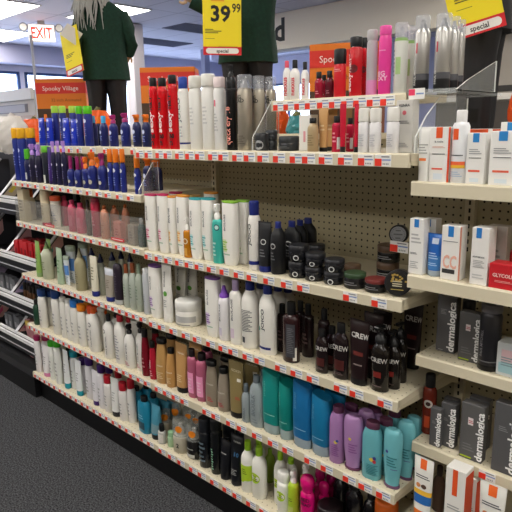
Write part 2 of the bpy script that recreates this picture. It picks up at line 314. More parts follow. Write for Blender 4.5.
# ---- package styles: name, category, look, shape, depth/width, body colour, (cap type, height share, width share, colour), decor, options
# decor: ('b',t0,t1,col) band  ('p',u0,u1,t0,t1,col) patch  ('c',u,t,r,col) disc  ('l',u0,u1,t0,t1,n,col) small print  ('v',text,u,t0,t1,col) upright text  ('h',text,u,t,height,col) text
W_='f2f0ea'; NV='1d2a78'; NVD='141a48'; BK='101012'
BIO=[('v','BIOLAGE',-.12,.56,.82,'7c7f84')]
def _bio(lid,pc,word):
    return ('shampoo_bottle','bottle','white slab-shouldered shampoo bottle with %s lid'%word,'slab',.62,W_,('lid',.03,.96,lid),BIO+[('p',-.42,-.02,.22,.42,pc),('l',-.4,.0,.24,.4,4,lid),('p',-.42,.12,.17,.19,'a9c4ae')],{})
STYLES={
# blue range, left bay
'yc':('hairspray_can','can','blue hairspray can with yellow cap','cyl',1,'1f2f88',('full',.19,1.0,'f0b323'),[('c',-.1,.72,.011,'c9d2ee'),('l',-.3,.2,.35,.6,4,'7f8fd8')],{}),
'bgp':('shampoo_bottle','bottle','tall navy bottle with pale lime cap','cyl',.8,'1c2a80',('full',.17,1.0,'a9d94e'),[('c',-.1,.78,.010,'d5dcf4'),('l',-.3,.2,.3,.6,4,'7684cc')],{}),
'bgb':('shampoo_bottle','bottle','tall navy bottle with bright green cap','cyl',.8,'1c2a80',('full',.19,1.0,'58c11f'),[('c',-.1,.78,.011,'d5dcf4'),('l',-.3,.2,.3,.6,5,'7684cc')],{}),
'bt':('hair_cream_tube','tube','glossy royal blue tube','tube',.6,'1c35b8',('base',.1,.9,'182f9e'),[('c',0,.55,.009,'cfd8f6'),('l',-.25,.25,.2,.4,3,'8a9ae6')],{'r':.16}),
'bp':('leave_in_bottle','bottle','navy bottle with light blue pump cap','boston',.7,'172060',('stub',.22,.5,'3fa9e0'),[('c',-.1,.6,.009,'cfd8f6'),('l',-.3,.2,.25,.45,4,'8a9ae6')],{}),
'bm':('leave_in_bottle','bottle','navy bottle with magenta pump cap','boston',.7,'17206c',('spray',.26,.5,'a3246f'),[('c',-.1,.6,.010,'cfd8f6'),('l',-.3,.2,.25,.45,4,'8a9ae6')],{}),
'bo':('conditioner_bottle','bottle','dark navy bottle with orange flip cap','boston',.7,'151d50',('flip',.22,.6,'f07a1c'),[('c',-.1,.6,.010,'cfd8f6'),('l',-.3,.2,.2,.45,4,'8a9ae6')],{}),
'box_':('leave_in_bottle','bottle','slim navy bottle with orange cap','boston',.8,'151d50',('stub',.22,.55,'f07a1c'),[],{}),
'sg':('serum_bottle','bottle','small navy bottle with green cap','boston',.7,'161c4c',('stub',.3,.75,'55bb2c'),[('p',-.3,.2,.1,.4,'c9cdd8')],{}),
'lp':('spray_bottle','bottle','black bottle with lavender spray top','boston',.8,'191636',('spray',.28,.5,'b086d8'),[('c',-.1,.6,.007,'d5d0ea'),('l',-.3,.2,.2,.45,4,'7c74a8')],{}),
'gk':('hair_oil_bottle','bottle','black bottle with green cap and white label','cyl',.8,'1c2030',('full',.16,1,'6cc23a'),[('p',-.4,.3,.02,.28,'dfe0dc')],{}),
'pt':('hair_cream_tube','tube','dark purple tube','tube',.6,'3b2070',('base',.1,.85,'2a154f'),[('l',-.2,.2,.3,.5,3,'9a84c8')],{'r':.3}),
'ls':('spray_bottle','bottle','slim black bottle with lavender trigger cap','boston',.9,'1b1840',('spray',.24,.62,'b58ee0'),[('c',-.1,.62,.007,'e6e2f2'),('l',-.3,.2,.2,.45,4,'7c74a8')],{}),
'ms':('serum_bottle','bottle','short blue bottle with magenta pump','boston',.75,'1a2574',('stub',.42,.45,'8f1f63'),[('c',.1,.3,.008,'c8c2b0'),('l',-.3,.2,.45,.6,3,'8a9ae6')],{}),
'os':('spray_bottle','bottle','short blue bottle with orange spray top','boston',.75,'1a2574',('spray',.36,.5,'ee7a22'),[('c',.1,.3,.009,'c8c2b0'),('l',-.3,.2,.45,.6,3,'8a9ae6')],{}),
'mb':('spray_bottle','bottle','blue bottle with dark magenta spray top','boston',.75,'1a2574',('spray',.33,.45,'8f1f63'),[('c',.1,.3,.009,'c8c2b0'),('l',-.3,.2,.45,.6,3,'8a9ae6')],{}),
'ot':('spray_bottle','bottle','tall blue bottle with orange overcap','boston',.9,'1c2a84',('stub',.3,.8,'f08020'),[('c',-.1,.72,.009,'e2e4f0'),('l',-.3,.2,.2,.5,4,'8a9ae6')],{}),
# skin treats behind the clear fronts
'kb':('treatment_box','box','translucent beige carton','box',.6,'cdbfa0',None,[('l',-.6,.6,.3,.7,4,'8a7c62')],{}),
'ko':('lotion_bottle','bottle','cream bottle with orange cap','boston',.8,'e6dcc8',('stub',.25,.7,'e8702c'),[('l',-.4,.3,.2,.6,5,'a09078')],{}),
'km':('lotion_bottle','bottle','tall beige bottle with magenta foot','cyl',.8,'d9cbac',('none',),[('b',.0,.09,'c4325e'),('l',-.3,.3,.3,.6,4,'a59474')],{}),
'kw':('lotion_tube','tube','wide cream tube with orange cap','tubeup',.7,'ece6da',('full',.15,1.0,'e2582a'),[('l',-.4,.3,.2,.6,6,'8f98b0')],{}),
'kp':('lotion_bottle','bottle','hot pink bottle','boston',.7,'d8446c',('stub',.12,.5,'b8325c'),[('p',-.5,.4,.2,.6,'e06a88')],{}),
'kd':('lotion_bottle','bottle','dark brown bottle','boston',.8,'4a3428',('stub',.2,.5,'2a1c16'),[],{}),
'kr':('lotion_bottle','bottle','tall crimson bottle','cyl',.8,'b52846',('full',.1,.9,'8c1c38'),[('l',-.3,.3,.3,.6,3,'e08a98')],{}),
'kc':('body_mist_bottle','bottle','peach bottle with copper top','boston',.8,'dc9474',('ball',.12,.4,'d07a48'),[('l',-.3,.3,.2,.5,4,'b06a50')],{}),
'kx':('treatment_box','box','salmon pink carton','box',.5,'e08a78',None,[('l',-.5,.5,.3,.7,3,'b85a50')],{}),
'kg':('treatment_box','box','grey beige carton','box',.5,'a99a88',None,[('l',-.5,.5,.3,.7,3,'7c6e60')],{}),
'kt':('serum_bottle','bottle','small dark teal bottle with silver top','boston',.8,'1f4a48',('stub',.2,.5,'9a9a98'),[],{}),
# slab-shouldered white range
'w1':_bio('c92a62','f2d3dc','magenta'),'w2':_bio('e79a33','f0dcae','orange'),'w3':_bio('35a5ad','bfe3e2','teal'),'w4':_bio('8ec63f','d5e4b4','lime green'),'w5':_bio('7a4c9c','d8c8e2','purple'),
'w6':_bio('d8b06a','eee0c4','beige'),
'am':('hair_oil_bottle','bottle','amber oil bottle with white spray top','cylh',.75,'c07a14',('spray',.3,.5,'f4f2ec'),[('c',.0,.6,.012,'e8d8b0'),('c',.0,.6,.008,'b06e14'),('p',-.3,.3,.08,.35,'d49a3c')],{'r':.15}),
'tq':('spray_bottle','bottle','turquoise bottle with white spray top','cylh',.7,'3fb9ac',('spray',.25,.5,'f2f2ee'),[('c',.25,.82,.012,'2a5c66'),('c',.25,.82,.008,'bfe3dc'),('l',-.4,.1,.15,.5,4,'bfe3dc')],{}),
'jw':('styling_foam_can','can','white foam can with navy cap','cyl',1,W_,('full',.2,.82,NV),[('b',.10,.17,NV),('v','JOICO',-.15,.45,.85,'3c4048'),('p',-.75,-.55,.35,.6,'2f6ab0')],{}),
'ib':('hair_cream_tube','tube','matte black tube with navy foot','tube',.5,'17181c',('base',.12,.9,NV),[('c',.05,.55,.010,'c8c8c8'),('c',.05,.55,.007,'17181c'),('l',-.3,.3,.2,.4,3,'6a6a6e')],{'r':.5}),
'ic':('shampoo_bottle','bottle','matte black bottle with navy cap','boston',.6,'17181c',('stub',.12,.42,NV),[('c',.0,.62,.010,'c8c8c8'),('c',.0,.62,.007,'17181c'),('l',-.3,.2,.3,.5,3,'6a6a6e')],{'r':.5}),
'jb':('pomade_jar','jar','black pomade jar','jar',1,'1b1c20',('full',.42,1.02,'202126'),[('c',.2,.45,.009,'cfcfcf'),('c',.2,.45,.006,'1b1c20')],{'r':.16}),
'jn':('pomade_jar','jar','black jar with brown lid','jar',1,'1a1a1c',('full',.4,1.02,'5a4636'),[('l',-.5,.5,.3,.7,2,'77777a')],{'r':.25}),
'jg':('pomade_jar','jar','black jar with dark green lid','jar',1,'1a1a1c',('full',.3,1.02,'31472f'),[('l',-.5,.5,.3,.7,2,'77777a')],{'r':.25}),
'jr':('pomade_jar','jar','black jar with dark red lid','jar',1,'1a1a1c',('full',.3,1.02,'6e2a28'),[('l',-.5,.5,.3,.7,2,'77777a')],{'r':.25}),
# sage range
'ag':('hair_cream_tube','tube','leaf green tapered tube','tube',.7,'8fb45e',('base',.12,.95,'8aa870'),[('l',-.2,.2,.3,.6,3,'6a8a48')],{}),
'ac':('lotion_bottle','bottle','pale sage bottle with green pump top','boston',.85,'c2c6ae',('cone',.18,.4,'6f8a50'),[('l',-.3,.3,.3,.6,4,'8e9a74')],{}),
'al':('hair_cream_tube','tube','sage green tube','tube',.6,'a8bca0',('none',),[('l',-.3,.3,.3,.7,4,'7a9a74')],{}),
'aw':('conditioner_tube','tube','white tube with blue label','tubeup',.6,'dfe6ec',('full',.12,1,'aab8a8'),[('p',-.9,.9,.4,.78,'5f92d8'),('l',-.4,.4,.1,.35,4,'9aa8b8')],{}),
'ak':('spray_bottle','bottle','khaki bottle with cone top','boston',.85,'a39c7c',('cone',.22,.4,'8a8468'),[('l',-.4,.2,.2,.6,6,'7a745a')],{}),
'an':('hair_cream_tube','tube','cream tube with navy foot','tube',.6,'e4dfca',('base',.13,.9,NV),[('l',-.3,.2,.3,.7,5,'9a967c')],{}),
'ap':('styling_bottle','bottle','grey sage bottle with navy pump','boston',.8,'a9ac9e',('cone',.2,.6,NVD),[('l',-.3,.2,.3,.7,5,'808474')],{}),
'ax':('hair_cream_tube','tube','greige tube with navy foot','tube',.6,'a8a094',('base',.14,.9,NV),[('p',-.8,.8,.75,.98,'c8cdd8'),('l',-.3,.2,.3,.6,5,'7c7468')],{}),
'ay':('styling_bottle','bottle','aubergine black bottle with pale foot','cylh',.7,'2b2230',('none',),[('b',0,.12,'b8bcc0'),('l',-.3,.2,.3,.8,8,'5a5060')],{}),
'aa':('shampoo_bottle','bottle','pale sage bottle with amber cap','boston',.75,'b2bab0',('stub',.2,.5,'8a4a2c'),[('l',-.3,.2,.3,.7,5,'849480')],{}),
'as':('shampoo_bottle','bottle','pale sage bottle with sage cap','boston',.75,'adb6a8',('stub',.2,.45,'8a9a84'),[('l',-.3,.2,.3,.7,5,'849480')],{}),
'ai':('hairspray_can','can','slim silver white can','cyl',1,'c4c8ce',('full',.1,.8,'dde0e2'),[('l',-.3,.1,.3,.5,5,'8a8e94')],{'r':.25}),
'tw':('conditioner_tube','tube','white tube with green dot','tube',.55,'eceae4',('base',.13,.95,'e6e4de'),[('c',.0,.42,.011,'5da03c'),('v','BIOLAGE',-.12,.55,.85,'6a6c70'),('l',-.3,.2,.15,.3,4,'a8a8a8')],{}),
'wj':('hair_mask_jar','jar','squat white jar with grey label','jar',1,'eeece6',('full',.38,1.02,'e8e8e4'),[('p',-.9,.9,.3,.68,'b4b4b4'),('l',-.6,.6,.08,.2,1,'8a8a8a')],{}),
'pc':('spray_bottle','bottle','white bottle with purple cone cap','cylh',.7,'efedf0',('cone',.2,.75,'7a46b4'),[('v','BIOLAGE',-.12,.45,.85,'6a6c70'),('p',-.4,.1,.12,.3,'d8d0e4')],{}),
'pw':('spray_bottle','bottle','tall white bottle with pale purple top','cylh',.65,'f1efe9',('stub',.16,.5,'b7a4cc'),[('v','BIOLAGE',-.12,.45,.85,'6a6c70'),('p',-.4,.1,.12,.3,'e2d0e0')],{}),
'jl':('shampoo_bottle','bottle','large white bottle with navy cap, fine print facing out','boston',.72,W_,('stub',.13,.5,NV),[('l',-.3,.55,.3,.68,14,'55585c'),('p',-.3,.0,.1,.2,'44474c')],{}),
'jm':('shampoo_bottle','bottle','large white bottle with navy cap and navy band','boston',.72,W_,('stub',.12,.48,NV),[('p',-.6,.5,.09,.13,NV),('v','JOICO',-.1,.4,.76,'3c4048'),('c',-.5,.42,.009,'2a8a7c')],{}),
'dr':('shampoo_bottle','bottle','black and oxblood bottle with black cap','cylh',.75,'2c1416',('stub',.2,.5,BK),[('p',-.1,.6,.12,.82,'3e3e44'),('p',.45,.75,.05,.33,'d8d4cc'),('l',0,.5,.2,.75,14,'6c6c70')],{'r':.25}),
'dk':('shampoo_bottle','bottle','near-black bottle with tall cap','cylh',.75,'231416',('stub',.2,.5,BK),[('l',-.3,.3,.3,.6,3,'5a4646')],{'r':.25}),
'cw':('shampoo_bottle','bottle','black bottle with round cap and pale block lettering','boston',.6,'1d1214',('stub',.16,.5,BK),[('h','CREW',.15,.68,.013,'b9b6b2'),('p',-.3,.5,.2,.42,'4a1c1a'),('l',-.3,.4,.1,.16,2,'6a5a58')],{'r':.16}),
'ct':('styling_gel_tube','tube','tall black gel tube with pale block lettering','tube',.55,'201113',('base',.1,.95,BK),[('h','CREW',.15,.74,.016,'c9c6c2'),('p',-.25,.4,.4,.47,'6a2a26'),('l',-.2,.4,.22,.27,1,'8a7a78')],{'r':.3}),
'cp':('styling_gel_bottle','bottle','black bottle with pump and pale block lettering','boston',.75,'17120f',('pump',.26,.6,BK),[('h','CREW',.15,.66,.014,'b9b6b2'),('p',-.2,.35,.3,.42,'7a231e'),('l',-.3,.4,.1,.14,1,'6a5a58')],{'r':.16}),
# white range with bright caps
'gd':('tonic_bottle','bottle','dark green bottle','boston',.8,'1c4432',('stub',.2,.5,BK),[],{}),
'nc':('shampoo_bottle','bottle','white bottle with navy cap','cylh',.7,'eceae4',('full',.17,.95,'1d3f7c'),[('l',-.3,.2,.2,.6,4,'b4b4b4')],{}),
'ww':('conditioner_bottle','bottle','plain white slim bottle','cylh',.7,'ebe9e3',('full',.08,.9,'e2e0da'),[('l',-.3,.2,.2,.6,4,'b4b4b4')],{}),
'bc':('shampoo_bottle','bottle','white bottle with bright blue cap','cylh',.7,'eceae4',('full',.15,.95,'2f7fd6'),[('l',-.3,.2,.2,.6,4,'b4b4b4')],{}),
'yo':('shampoo_bottle','bottle','white bottle with yellow orange cap','cylh',.7,'eceae4',('full',.15,.95,'ef8d1f'),[('l',-.3,.2,.2,.6,4,'b4b4b4')],{}),
'ro':('shampoo_bottle','bottle','white bottle with red orange cap','cylh',.7,'eceae4',('full',.17,.95,'ea5420'),[('l',-.3,.2,.2,.6,4,'b4b4b4')],{}),
'oo':('styling_bottle','bottle','white bottle with orange tip and black roundel','boston',.8,'efede8',('stub',.12,.4,'ee6a2a'),[('c',.0,.72,.012,'35353a'),('c',.0,.72,.008,'efede8'),('v','PAUL MITCHELL',.1,.15,.6,'9a9a9a')],{}),
'wb':('styling_bottle','bottle','white bottle with black nozzle and black roundel','boston',.8,'efede8',('stub',.16,.35,'202024'),[('c',-.1,.74,.010,'35353a'),('c',-.1,.74,.007,'efede8'),('v','PAUL MITCHELL',.1,.12,.62,'8a8a8a')],{}),
'wr':('shampoo_bottle','bottle','large white bottle with red cap','boston',.75,'efede8',('stub',.13,.45,'c02a38'),[('l',-.3,.3,.1,.7,9,'b0b0b4'),('c',-.5,.3,.005,'c02a38')],{}),
'wk':('spray_bottle','bottle','white bottle with black spray top','boston',.8,'efede8',('spray',.22,.42,'202024'),[('v','PAUL MITCHELL',.0,.25,.75,'6a6a70'),('l',-.4,.3,.08,.2,3,'c4707c')],{}),
# red / tan / pink range
'rd':('shampoo_bottle','bottle','oxblood red bottle with black cap','hips',.8,'7a1222',('stub',.16,.62,BK),[('l',-.2,.3,.2,.5,3,'b06a70')],{'r':.25}),
're':('shampoo_bottle','bottle','cherry red bottle with black cap','hips',.8,'b01c34',('stub',.16,.6,BK),[('v','REDKEN',-.1,.35,.6,'e8c4c8'),('l',-.2,.3,.1,.3,3,'e0909c')],{'r':.25}),
'ta':('shampoo_bottle','bottle','tall golden tan bottle with black cap','hips',.6,'c0965c',('stub',.1,.75,BK),[('h','REDKEN',.1,.45,.006,'e8dcc4'),('l',-.3,.4,.12,.3,4,'e0c8a0')],{'r':.28}),
'tb':('conditioner_bottle','bottle','short golden tan bottle with black cap','hips',.65,'c39458',('stub',.13,.6,BK),[('h','REDKEN',.1,.45,.006,'e8dcc4'),('l',-.3,.4,.12,.3,4,'e0c8a0')],{'r':.28}),
'tt':('conditioner_tube','tube','golden tan tube with black foot','tube',.6,'c2955e',('base',.11,.95,BK),[('h','REDKEN',.1,.78,.007,'ece0c8'),('l',-.2,.3,.12,.3,4,'e0c8a0')],{'r':.28}),
'pk':('shampoo_bottle','bottle','clear pink bottle with black cap','cylh',.7,'b4607c',('stub',.14,.6,'231a1e'),[('p',-.6,.5,.12,.62,'f29cc6'),('l',-.2,.3,.2,.5,4,'f4c4d8')],{'r':.15}),
'gt':('shampoo_bottle','bottle','tall taupe bottle with black cap','hips',.6,'8f8474',('stub',.1,.75,BK),[('h','REDKEN',.1,.55,.006,'c8c0b0'),('l',-.2,.4,.12,.24,3,'b83a44')],{'r':.28}),
'gs':('conditioner_bottle','bottle','short taupe bottle with black cap','hips',.65,'93887a',('stub',.13,.6,BK),[('h','REDKEN',.1,.5,.006,'c8c0b0'),('l',-.2,.4,.12,.24,3,'b83a44')],{'r':.28}),
'gu':('conditioner_tube','tube','olive gold tube with black foot','tube',.55,'8a7a50',('base',.1,.95,BK),[('h','REDKEN',.1,.82,.009,'d4c8a4'),('p',.2,.6,.62,.68,'dcd8cc'),('l',.1,.6,.26,.32,3,'c23a3a')],{'r':.28}),
'sm':('serum_bottle','bottle','small frosted silver bottle','boston',.7,'99a4a8',('stub',.2,.5,'5c666c'),[('v','BIOSILK',.0,.1,.5,'6c787e')],{'r':.2}),
'sl':('silk_therapy_bottle','bottle','frosted silver bottle with grey cap','boston',.6,'9aa6aa',('stub',.14,.42,'626c72'),[('v','BIOSILK',-.1,.25,.75,'6c787e'),('l',-.3,.3,.08,.2,2,'7c888e')],{'r':.2}),
'te':('shampoo_bottle','bottle','tall sea green bottle with slanted shoulder and clear foot','slant',.55,'178e88',('base',.15,.96,'a9bcbc'),[('l',-.3,-.15,.5,.8,9,'6fc0b4'),('l',-.3,.4,.17,.2,1,'8fd0c4')],{'r':.3}),
'tf':('conditioner_bottle','bottle','short sea green bottle with slanted shoulder and clear foot','slant',.55,'128880',('base',.17,.96,'a9bcbc'),[('l',-.3,-.15,.5,.8,9,'6fc0b4'),('l',-.3,.4,.15,.18,1,'8fd0c4')],{'r':.3}),
'be':('shampoo_bottle','bottle','tall ocean blue bottle with slanted shoulder and clear foot','slant',.55,'1a6ea8',('base',.14,.96,'9fb0bc'),[('l',-.3,-.15,.5,.8,9,'6aa8cc'),('l',-.3,.4,.15,.18,1,'8fc0dc')],{'r':.3}),
'bf':('conditioner_bottle','bottle','short ocean blue bottle with slanted shoulder and clear foot','slant',.55,'1876a6',('base',.17,.96,'9fb0bc'),[('l',-.3,-.15,.5,.8,9,'6aa8cc'),('l',-.3,.4,.13,.16,1,'8fc0dc')],{'r':.3}),
'pu':('shampoo_bottle','bottle','orchid purple bottle with plum lid','sloped',.7,'a57bb0',('stub',.11,.72,'5e3150'),[('c',.2,.45,.006,'d8c050'),('c',.32,.48,.005,'3a4a9a'),('l',-.1,.5,.15,.4,6,'8a5292')],{'r':.25}),
'pv':('conditioner_bottle','bottle','orchid purple bottle standing on plum cap','invert',.7,'aa80b4',('base',.05,.95,'5e3150'),[('c',.0,.58,.005,'d8c050'),('l',-.1,.5,.3,.5,4,'8a5292')],{'r':.25}),
'pq':('shampoo_bottle','bottle','aqua bottle with plum lid','sloped',.7,'6ab2bc',('stub',.11,.72,'5a3048'),[('c',.15,.42,.007,'d8c050'),('c',.3,.46,.006,'3a3a8a'),('c',.3,.39,.006,'b83a4a'),('l',-.1,.6,.1,.32,7,'2f7c84')],{'r':.25}),
'pr':('conditioner_bottle','bottle','aqua bottle standing on plum cap','invert',.7,'70b8c2',('base',.05,.95,'6a4868'),[('c',-.2,.62,.005,'3a3a8a'),('l',-.2,.5,.35,.55,4,'2f7c84'),('l',.1,.6,.3,.33,1,'54508a')],{'r':.25}),
# base decks
'mg':('shampoo_bottle','bottle','white bottle with magenta lid','cylh',.7,'ece9ea',('full',.12,.95,'a82458'),[('l',-.3,.2,.2,.6,4,'b4b4b4')],{}),
'mt':('conditioner_tube','tube','white tube with pink foot','tube',.6,'ece9ea',('base',.12,.9,'cf7aa6'),[('l',-.3,.2,.3,.6,4,'b4b4b4')],{}),
'gc':('shampoo_bottle','bottle','white bottle with green lid','cylh',.7,'e9ebe6',('full',.12,.98,'3fae26'),[('l',-.3,.2,.2,.6,4,'b4b4b4')],{}),
'tc':('shampoo_bottle','bottle','white bottle with teal lid','cylh',.7,'e8ebec',('full',.14,.98,'178ea0'),[('l',-.3,.2,.2,.6,4,'b4b4b4')],{}),
'tg':('conditioner_tube','tube','white tube with teal foot','tube',.6,'e8ebec',('base',.14,.9,'178ea0'),[('l',-.3,.2,.3,.6,4,'b4b4b4')],{}),
'vc':('shampoo_bottle','bottle','white bottle with deep purple cap','cylh',.7,'e6e4ea',('full',.18,.9,'3a1c64'),[('l',-.3,.2,.2,.6,4,'b4b4b4')],{}),
'vt':('conditioner_tube','tube','white tube with deep purple foot','tube',.6,'e6e4ea',('base',.13,.9,'3a1c64'),[('l',-.3,.2,.3,.6,4,'b4b4b4')],{}),
'rc':('shampoo_bottle','bottle','white bottle with crimson cap','cylh',.75,'eae7e4',('full',.2,.85,'b01c2c'),[('l',-.3,.2,.2,.6,4,'b4b4b4')],{}),
'rt':('conditioner_tube','tube','white tube with black foot','tube',.6,'e6e6e4',('base',.13,.9,'202024'),[('l',-.3,.2,.3,.6,4,'b4b4b4')],{}),
'bb':('shampoo_bottle','bottle','cyan blue bottle with black cap','sloped',.6,'1f86a8',('stub',.13,.5,'16181c'),[('p',-.3,.3,.12,.36,'2c4c5c'),('l',-.3,.2,.45,.6,2,'8cc4d8')],{'r':.3}),
'bx':('conditioner_tube','tube','blue to smoke tube with black foot','tube',.6,'4a90a8',('base',.15,.9,'16181c'),[('b',.05,.35,'7c9aa4')],{'r':.3}),
'sw':('serum_bottle','bottle','tiny bottle with white label and black cap','cylh',.8,'b8b8b4',('stub',.35,.6,'16181c'),[('p',-.7,.7,.1,.8,'d8d6d0')],{}),
'cy':('styling_gel_jar','jar','beige bottle under a clear overcap with orange sticker','cylh',.85,'bcb6a4',('clear',.45,1.02,'c8ccc8'),[('h','2',.2,.45,.02,'2a2a2c')],{'sticker':1}),
'cj':('styling_gel_jar','jar','black jar under a clear overcap with orange sticker','jarr',.9,'1c1c1e',('clear',.42,1.0,'c8ccc8'),[('l',-.4,.4,.5,.6,1,'b8b8b4'),('p',-.5,.5,.05,.28,'c4c4c0')],{'sticker':1,'r':.25}),
'gj':('styling_jar','jar','pale green round tub','jar',.9,'a8c8a0',('full',.3,1,'8cb48c'),[],{}),
'kk':('hairspray_can','can','black can with grey lettering','cyl',1,'16191e',('full',.27,1,'1d2026'),[('l',-.4,.4,.15,.75,5,'5a6a74'),('b',.98,1.0,'44484c')],{'r':.25}),
'kn':('styling_spray_can','can','black can with mint green upright lettering','cyl',1,'101214',('full',.2,.95,'141618'),[('l',-.2,.1,.1,.6,9,'8cc4a4')],{'r':.25}),
'kq':('styling_tube','tube','slim black tube','tube',.7,'14151a',('base',.1,.9,'1c1d22'),[('l',-.3,.3,.6,.66,1,'b4b4b4')],{'r':.3}),
'kv':('styling_tube','tube','wide black tube with blue numerals','tube',.5,'13151a',('base',.08,.95,'1c1d22'),[('h','10',.15,.6,.016,'3c6a94'),('h','REDKEN',.1,.86,.006,'b4b4b4'),('l',-.3,.3,.15,.28,4,'9a9a9a')],{'r':.3}),
'gw':('curl_cleanser_bottle','bottle','white and lime bottle with lime cap','boston',.75,'eeeee6',('stub',.18,.45,'9acb2c'),[('p',-.9,.9,.3,.68,'b5d433'),('c',-.3,.36,.02,'b5d433'),('l',-.2,.3,.45,.6,3,'6a8420')],{}),
'gx':('curl_cleanser_bottle','bottle','white bottle with lime cap and lime disc','boston',.75,'eeeee6',('stub',.16,.45,'9acb2c'),[('c',.0,.5,.022,'b5d433'),('l',-.2,.3,.42,.56,3,'6a8420')],{}),
'gm':('curl_foam_bottle','bottle','short white foam bottle with lime leaf','cylh',.9,'f0f0ea',('full',.22,.85,'f4f4ee'),[('c',.0,.55,.02,'b5d433'),('l',-.2,.3,.5,.6,2,'6a8420')],{}),
'gy':('spray_bottle','bottle','lime bottle with white spray top','cylh',.9,'b2d232',('spray',.25,.6,'f2f0ec'),[('l',-.2,.3,.5,.62,2,'6a8420'),('p',-.5,.4,.08,.36,'c8d878')],{}),
'gz':('curl_cleanser_bottle','bottle','moss green bottle with lime cap','boston',.75,'8ca838',('stub',.16,.45,'8cb82c'),[],{}),
'hp':('shampoo_bottle','bottle','hot pink bottle with bulbous cap','cylh',.85,'e0147c',('bulb',.32,1,'d81276'),[('h','BED',.1,.82,.013,'2a0a1c'),('h','HEAD',.1,.68,.011,'2a0a1c')],{'r':.15}),
'hq':('conditioner_bottle','bottle','dark magenta bottle with bulbous cap','cylh',.85,'a80c58',('bulb',.3,1,'8c0a4c'),[],{'r':.2}),
'hk':('styling_bottle','bottle','glossy black bottle','boston',.8,'17151a',('stub',.15,.6,'101014'),[],{'r':.2}),
'hj':('styling_jar','jar','round black and pink tub','jar',1,'241420',('full',.4,1,'1a1216'),[('c',.2,.5,.012,'b8a0ac')],{'r':.2}),
'oj':('styling_jar','jar','clear tub with orange lid and green rim','jar',1,'8a9478',('full',.4,1,'e06a24'),[('b',.85,1,'9ac04a')],{'r':.2}),
# middle bay top
'rs':('hairspray_can','can','red aerosol can with black cap','cyl',1,'d3141f',('full',.12,.8,BK),[('v','big',-.05,.06,.25,'2a0a0c'),('v','sexy',-.05,.27,.6,'f6dcdc'),('v','hair',-.05,.62,.86,'2a0a0c')],{'r':.16}),
'jh':('styling_foam_can','can','white aerosol can with royal blue cap','cyl',1,'eeece8',('full',.16,.82,'2a4aa8'),[('b',.09,.12,NV),('v','JOICO',-.1,.45,.85,'5a606c'),('l',-.3,.3,.2,.4,4,'b8b8bc')],{}),
'wh':('hairspray_can','can','tall plain white aerosol can','cyl',1,'ecebe7',('full',.16,1,'e6e5de'),[('l',-.2,.3,.4,.7,5,'cfcfce')],{}),
'wn':('hairspray_can','can','white aerosol can with pink dash','cyl',1,'e9e8e6',('full',.14,.95,'f0dfe0'),[('p',-.2,.05,.7,.8,'e0617a'),('l',-.4,.3,.3,.6,6,'c4c4c4')],{}),
'wz':('hairspray_can','can','short plain white aerosol can','cyl',1,'e9e8ea',('full',.3,1,'eceae4'),[('l',-.4,.3,.2,.6,7,'c0c0c8')],{}),
'tr':('hair_mist_bottle','can','slim black can with coral 18 lettering','cyl',1,'121214',('spray',.14,.5,'1a1a1c'),[('v','quick dry 18',-.05,.08,.6,'ef9a8a'),('b',.82,.85,'3a3a3c')],{'r':.25}),
'si':('hairspray_can','can','brushed silver can with clear overcap','cyl',1,'b3ab9c',('clear',.17,1.0,'d4d8e0'),[('h','BIG',-.2,.86,.012,'3a3a3a'),('h','HEAD',-.2,.8,.012,'3a3a3a'),('l',-.4,.4,.1,.25,5,'7a7468')],{'metal':.7,'r':.35}),
'jt':('pomade_jar','jar','dark grey round tin','jar',1,'2c2f33',('full',.45,1.02,'34373b'),[('l',-.5,.5,.3,.6,2,'6a6e72')],{'r':.3}),
'jc':('pomade_jar','jar','dark jar with pale ring badge','jar',1,'2a2c30',('full',.4,1.02,'303236'),[('c',.1,.55,.016,'a8aaac'),('c',.1,.55,.008,'2a2c30')],{'r':.3}),
'xp':('spray_bottle','bottle','white bottle with coral spray cap','boston',.8,'f0eeea',('stub',.16,.5,'ee5a70'),[('v','nexxus',.0,.15,.7,'d8434e')],{}),
'xk':('spray_bottle','bottle','white bottle with black cap and red lettering','boston',.8,'f0eeea',('stub',.2,.5,'1c1c20'),[('v','nexxus',.0,.15,.7,'d8434e')],{}),
'xr':('serum_bottle','bottle','small dark red bottle with black cap','boston',.8,'9c1632',('stub',.22,.6,BK),[('l',-.2,.3,.2,.4,2,'d8808c')],{'r':.2}),
'xm':('serum_bottle','bottle','small maroon bottle with black cap','boston',.8,'5c1424',('stub',.22,.6,BK),[('l',-.2,.3,.2,.4,2,'b0707c')],{'r':.2}),
'xc':('hairspray_can','can','red can with tall black cap','cyl',.8,'d8232f',('full',.3,1,'16161a'),[('l',-.4,.4,.75,.85,2,'f0a0a0')],{'r':.3}),
'xd':('hairspray_can','can','tall red can with black cap and red ring','cyl',1,'d01c28',('full',.15,.95,'1a1a1e'),[('v','sexyhair',-.5,.1,.8,'f0c8c8'),('c',.1,.55,.012,'6a1018'),('b',.97,1.0,'222226')],{'r':.2}),
'xg':('hairspray_can','can','grey to pink aerosol can','cyl',1,'b9b2b8',('full',.15,.98,'bcb8ba'),[('b',.0,.28,'e092c4')],{'r':.3}),
'xh':('hairspray_can','can','shocking pink aerosol can','cyl',1,'ea3f9c',('full',.13,.95,'ee50a6'),[('h','BIG',-.1,.36,.012,'f6c4de'),('h','SEXY',-.1,.28,.012,'f6c4de'),('l',-.4,.4,.72,.76,1,'f29ccc')],{'r':.3}),
'xl':('hairspray_can','can','white can with green print and clear cap','cyl',1,'d5d6cf',('clear',.2,1,'e0e0ec'),[('p',-.2,.3,.35,.65,'a8c888'),('b',.93,1,'86b060'),('l',-.5,-.35,.3,.8,7,'6a6e68')],{}),
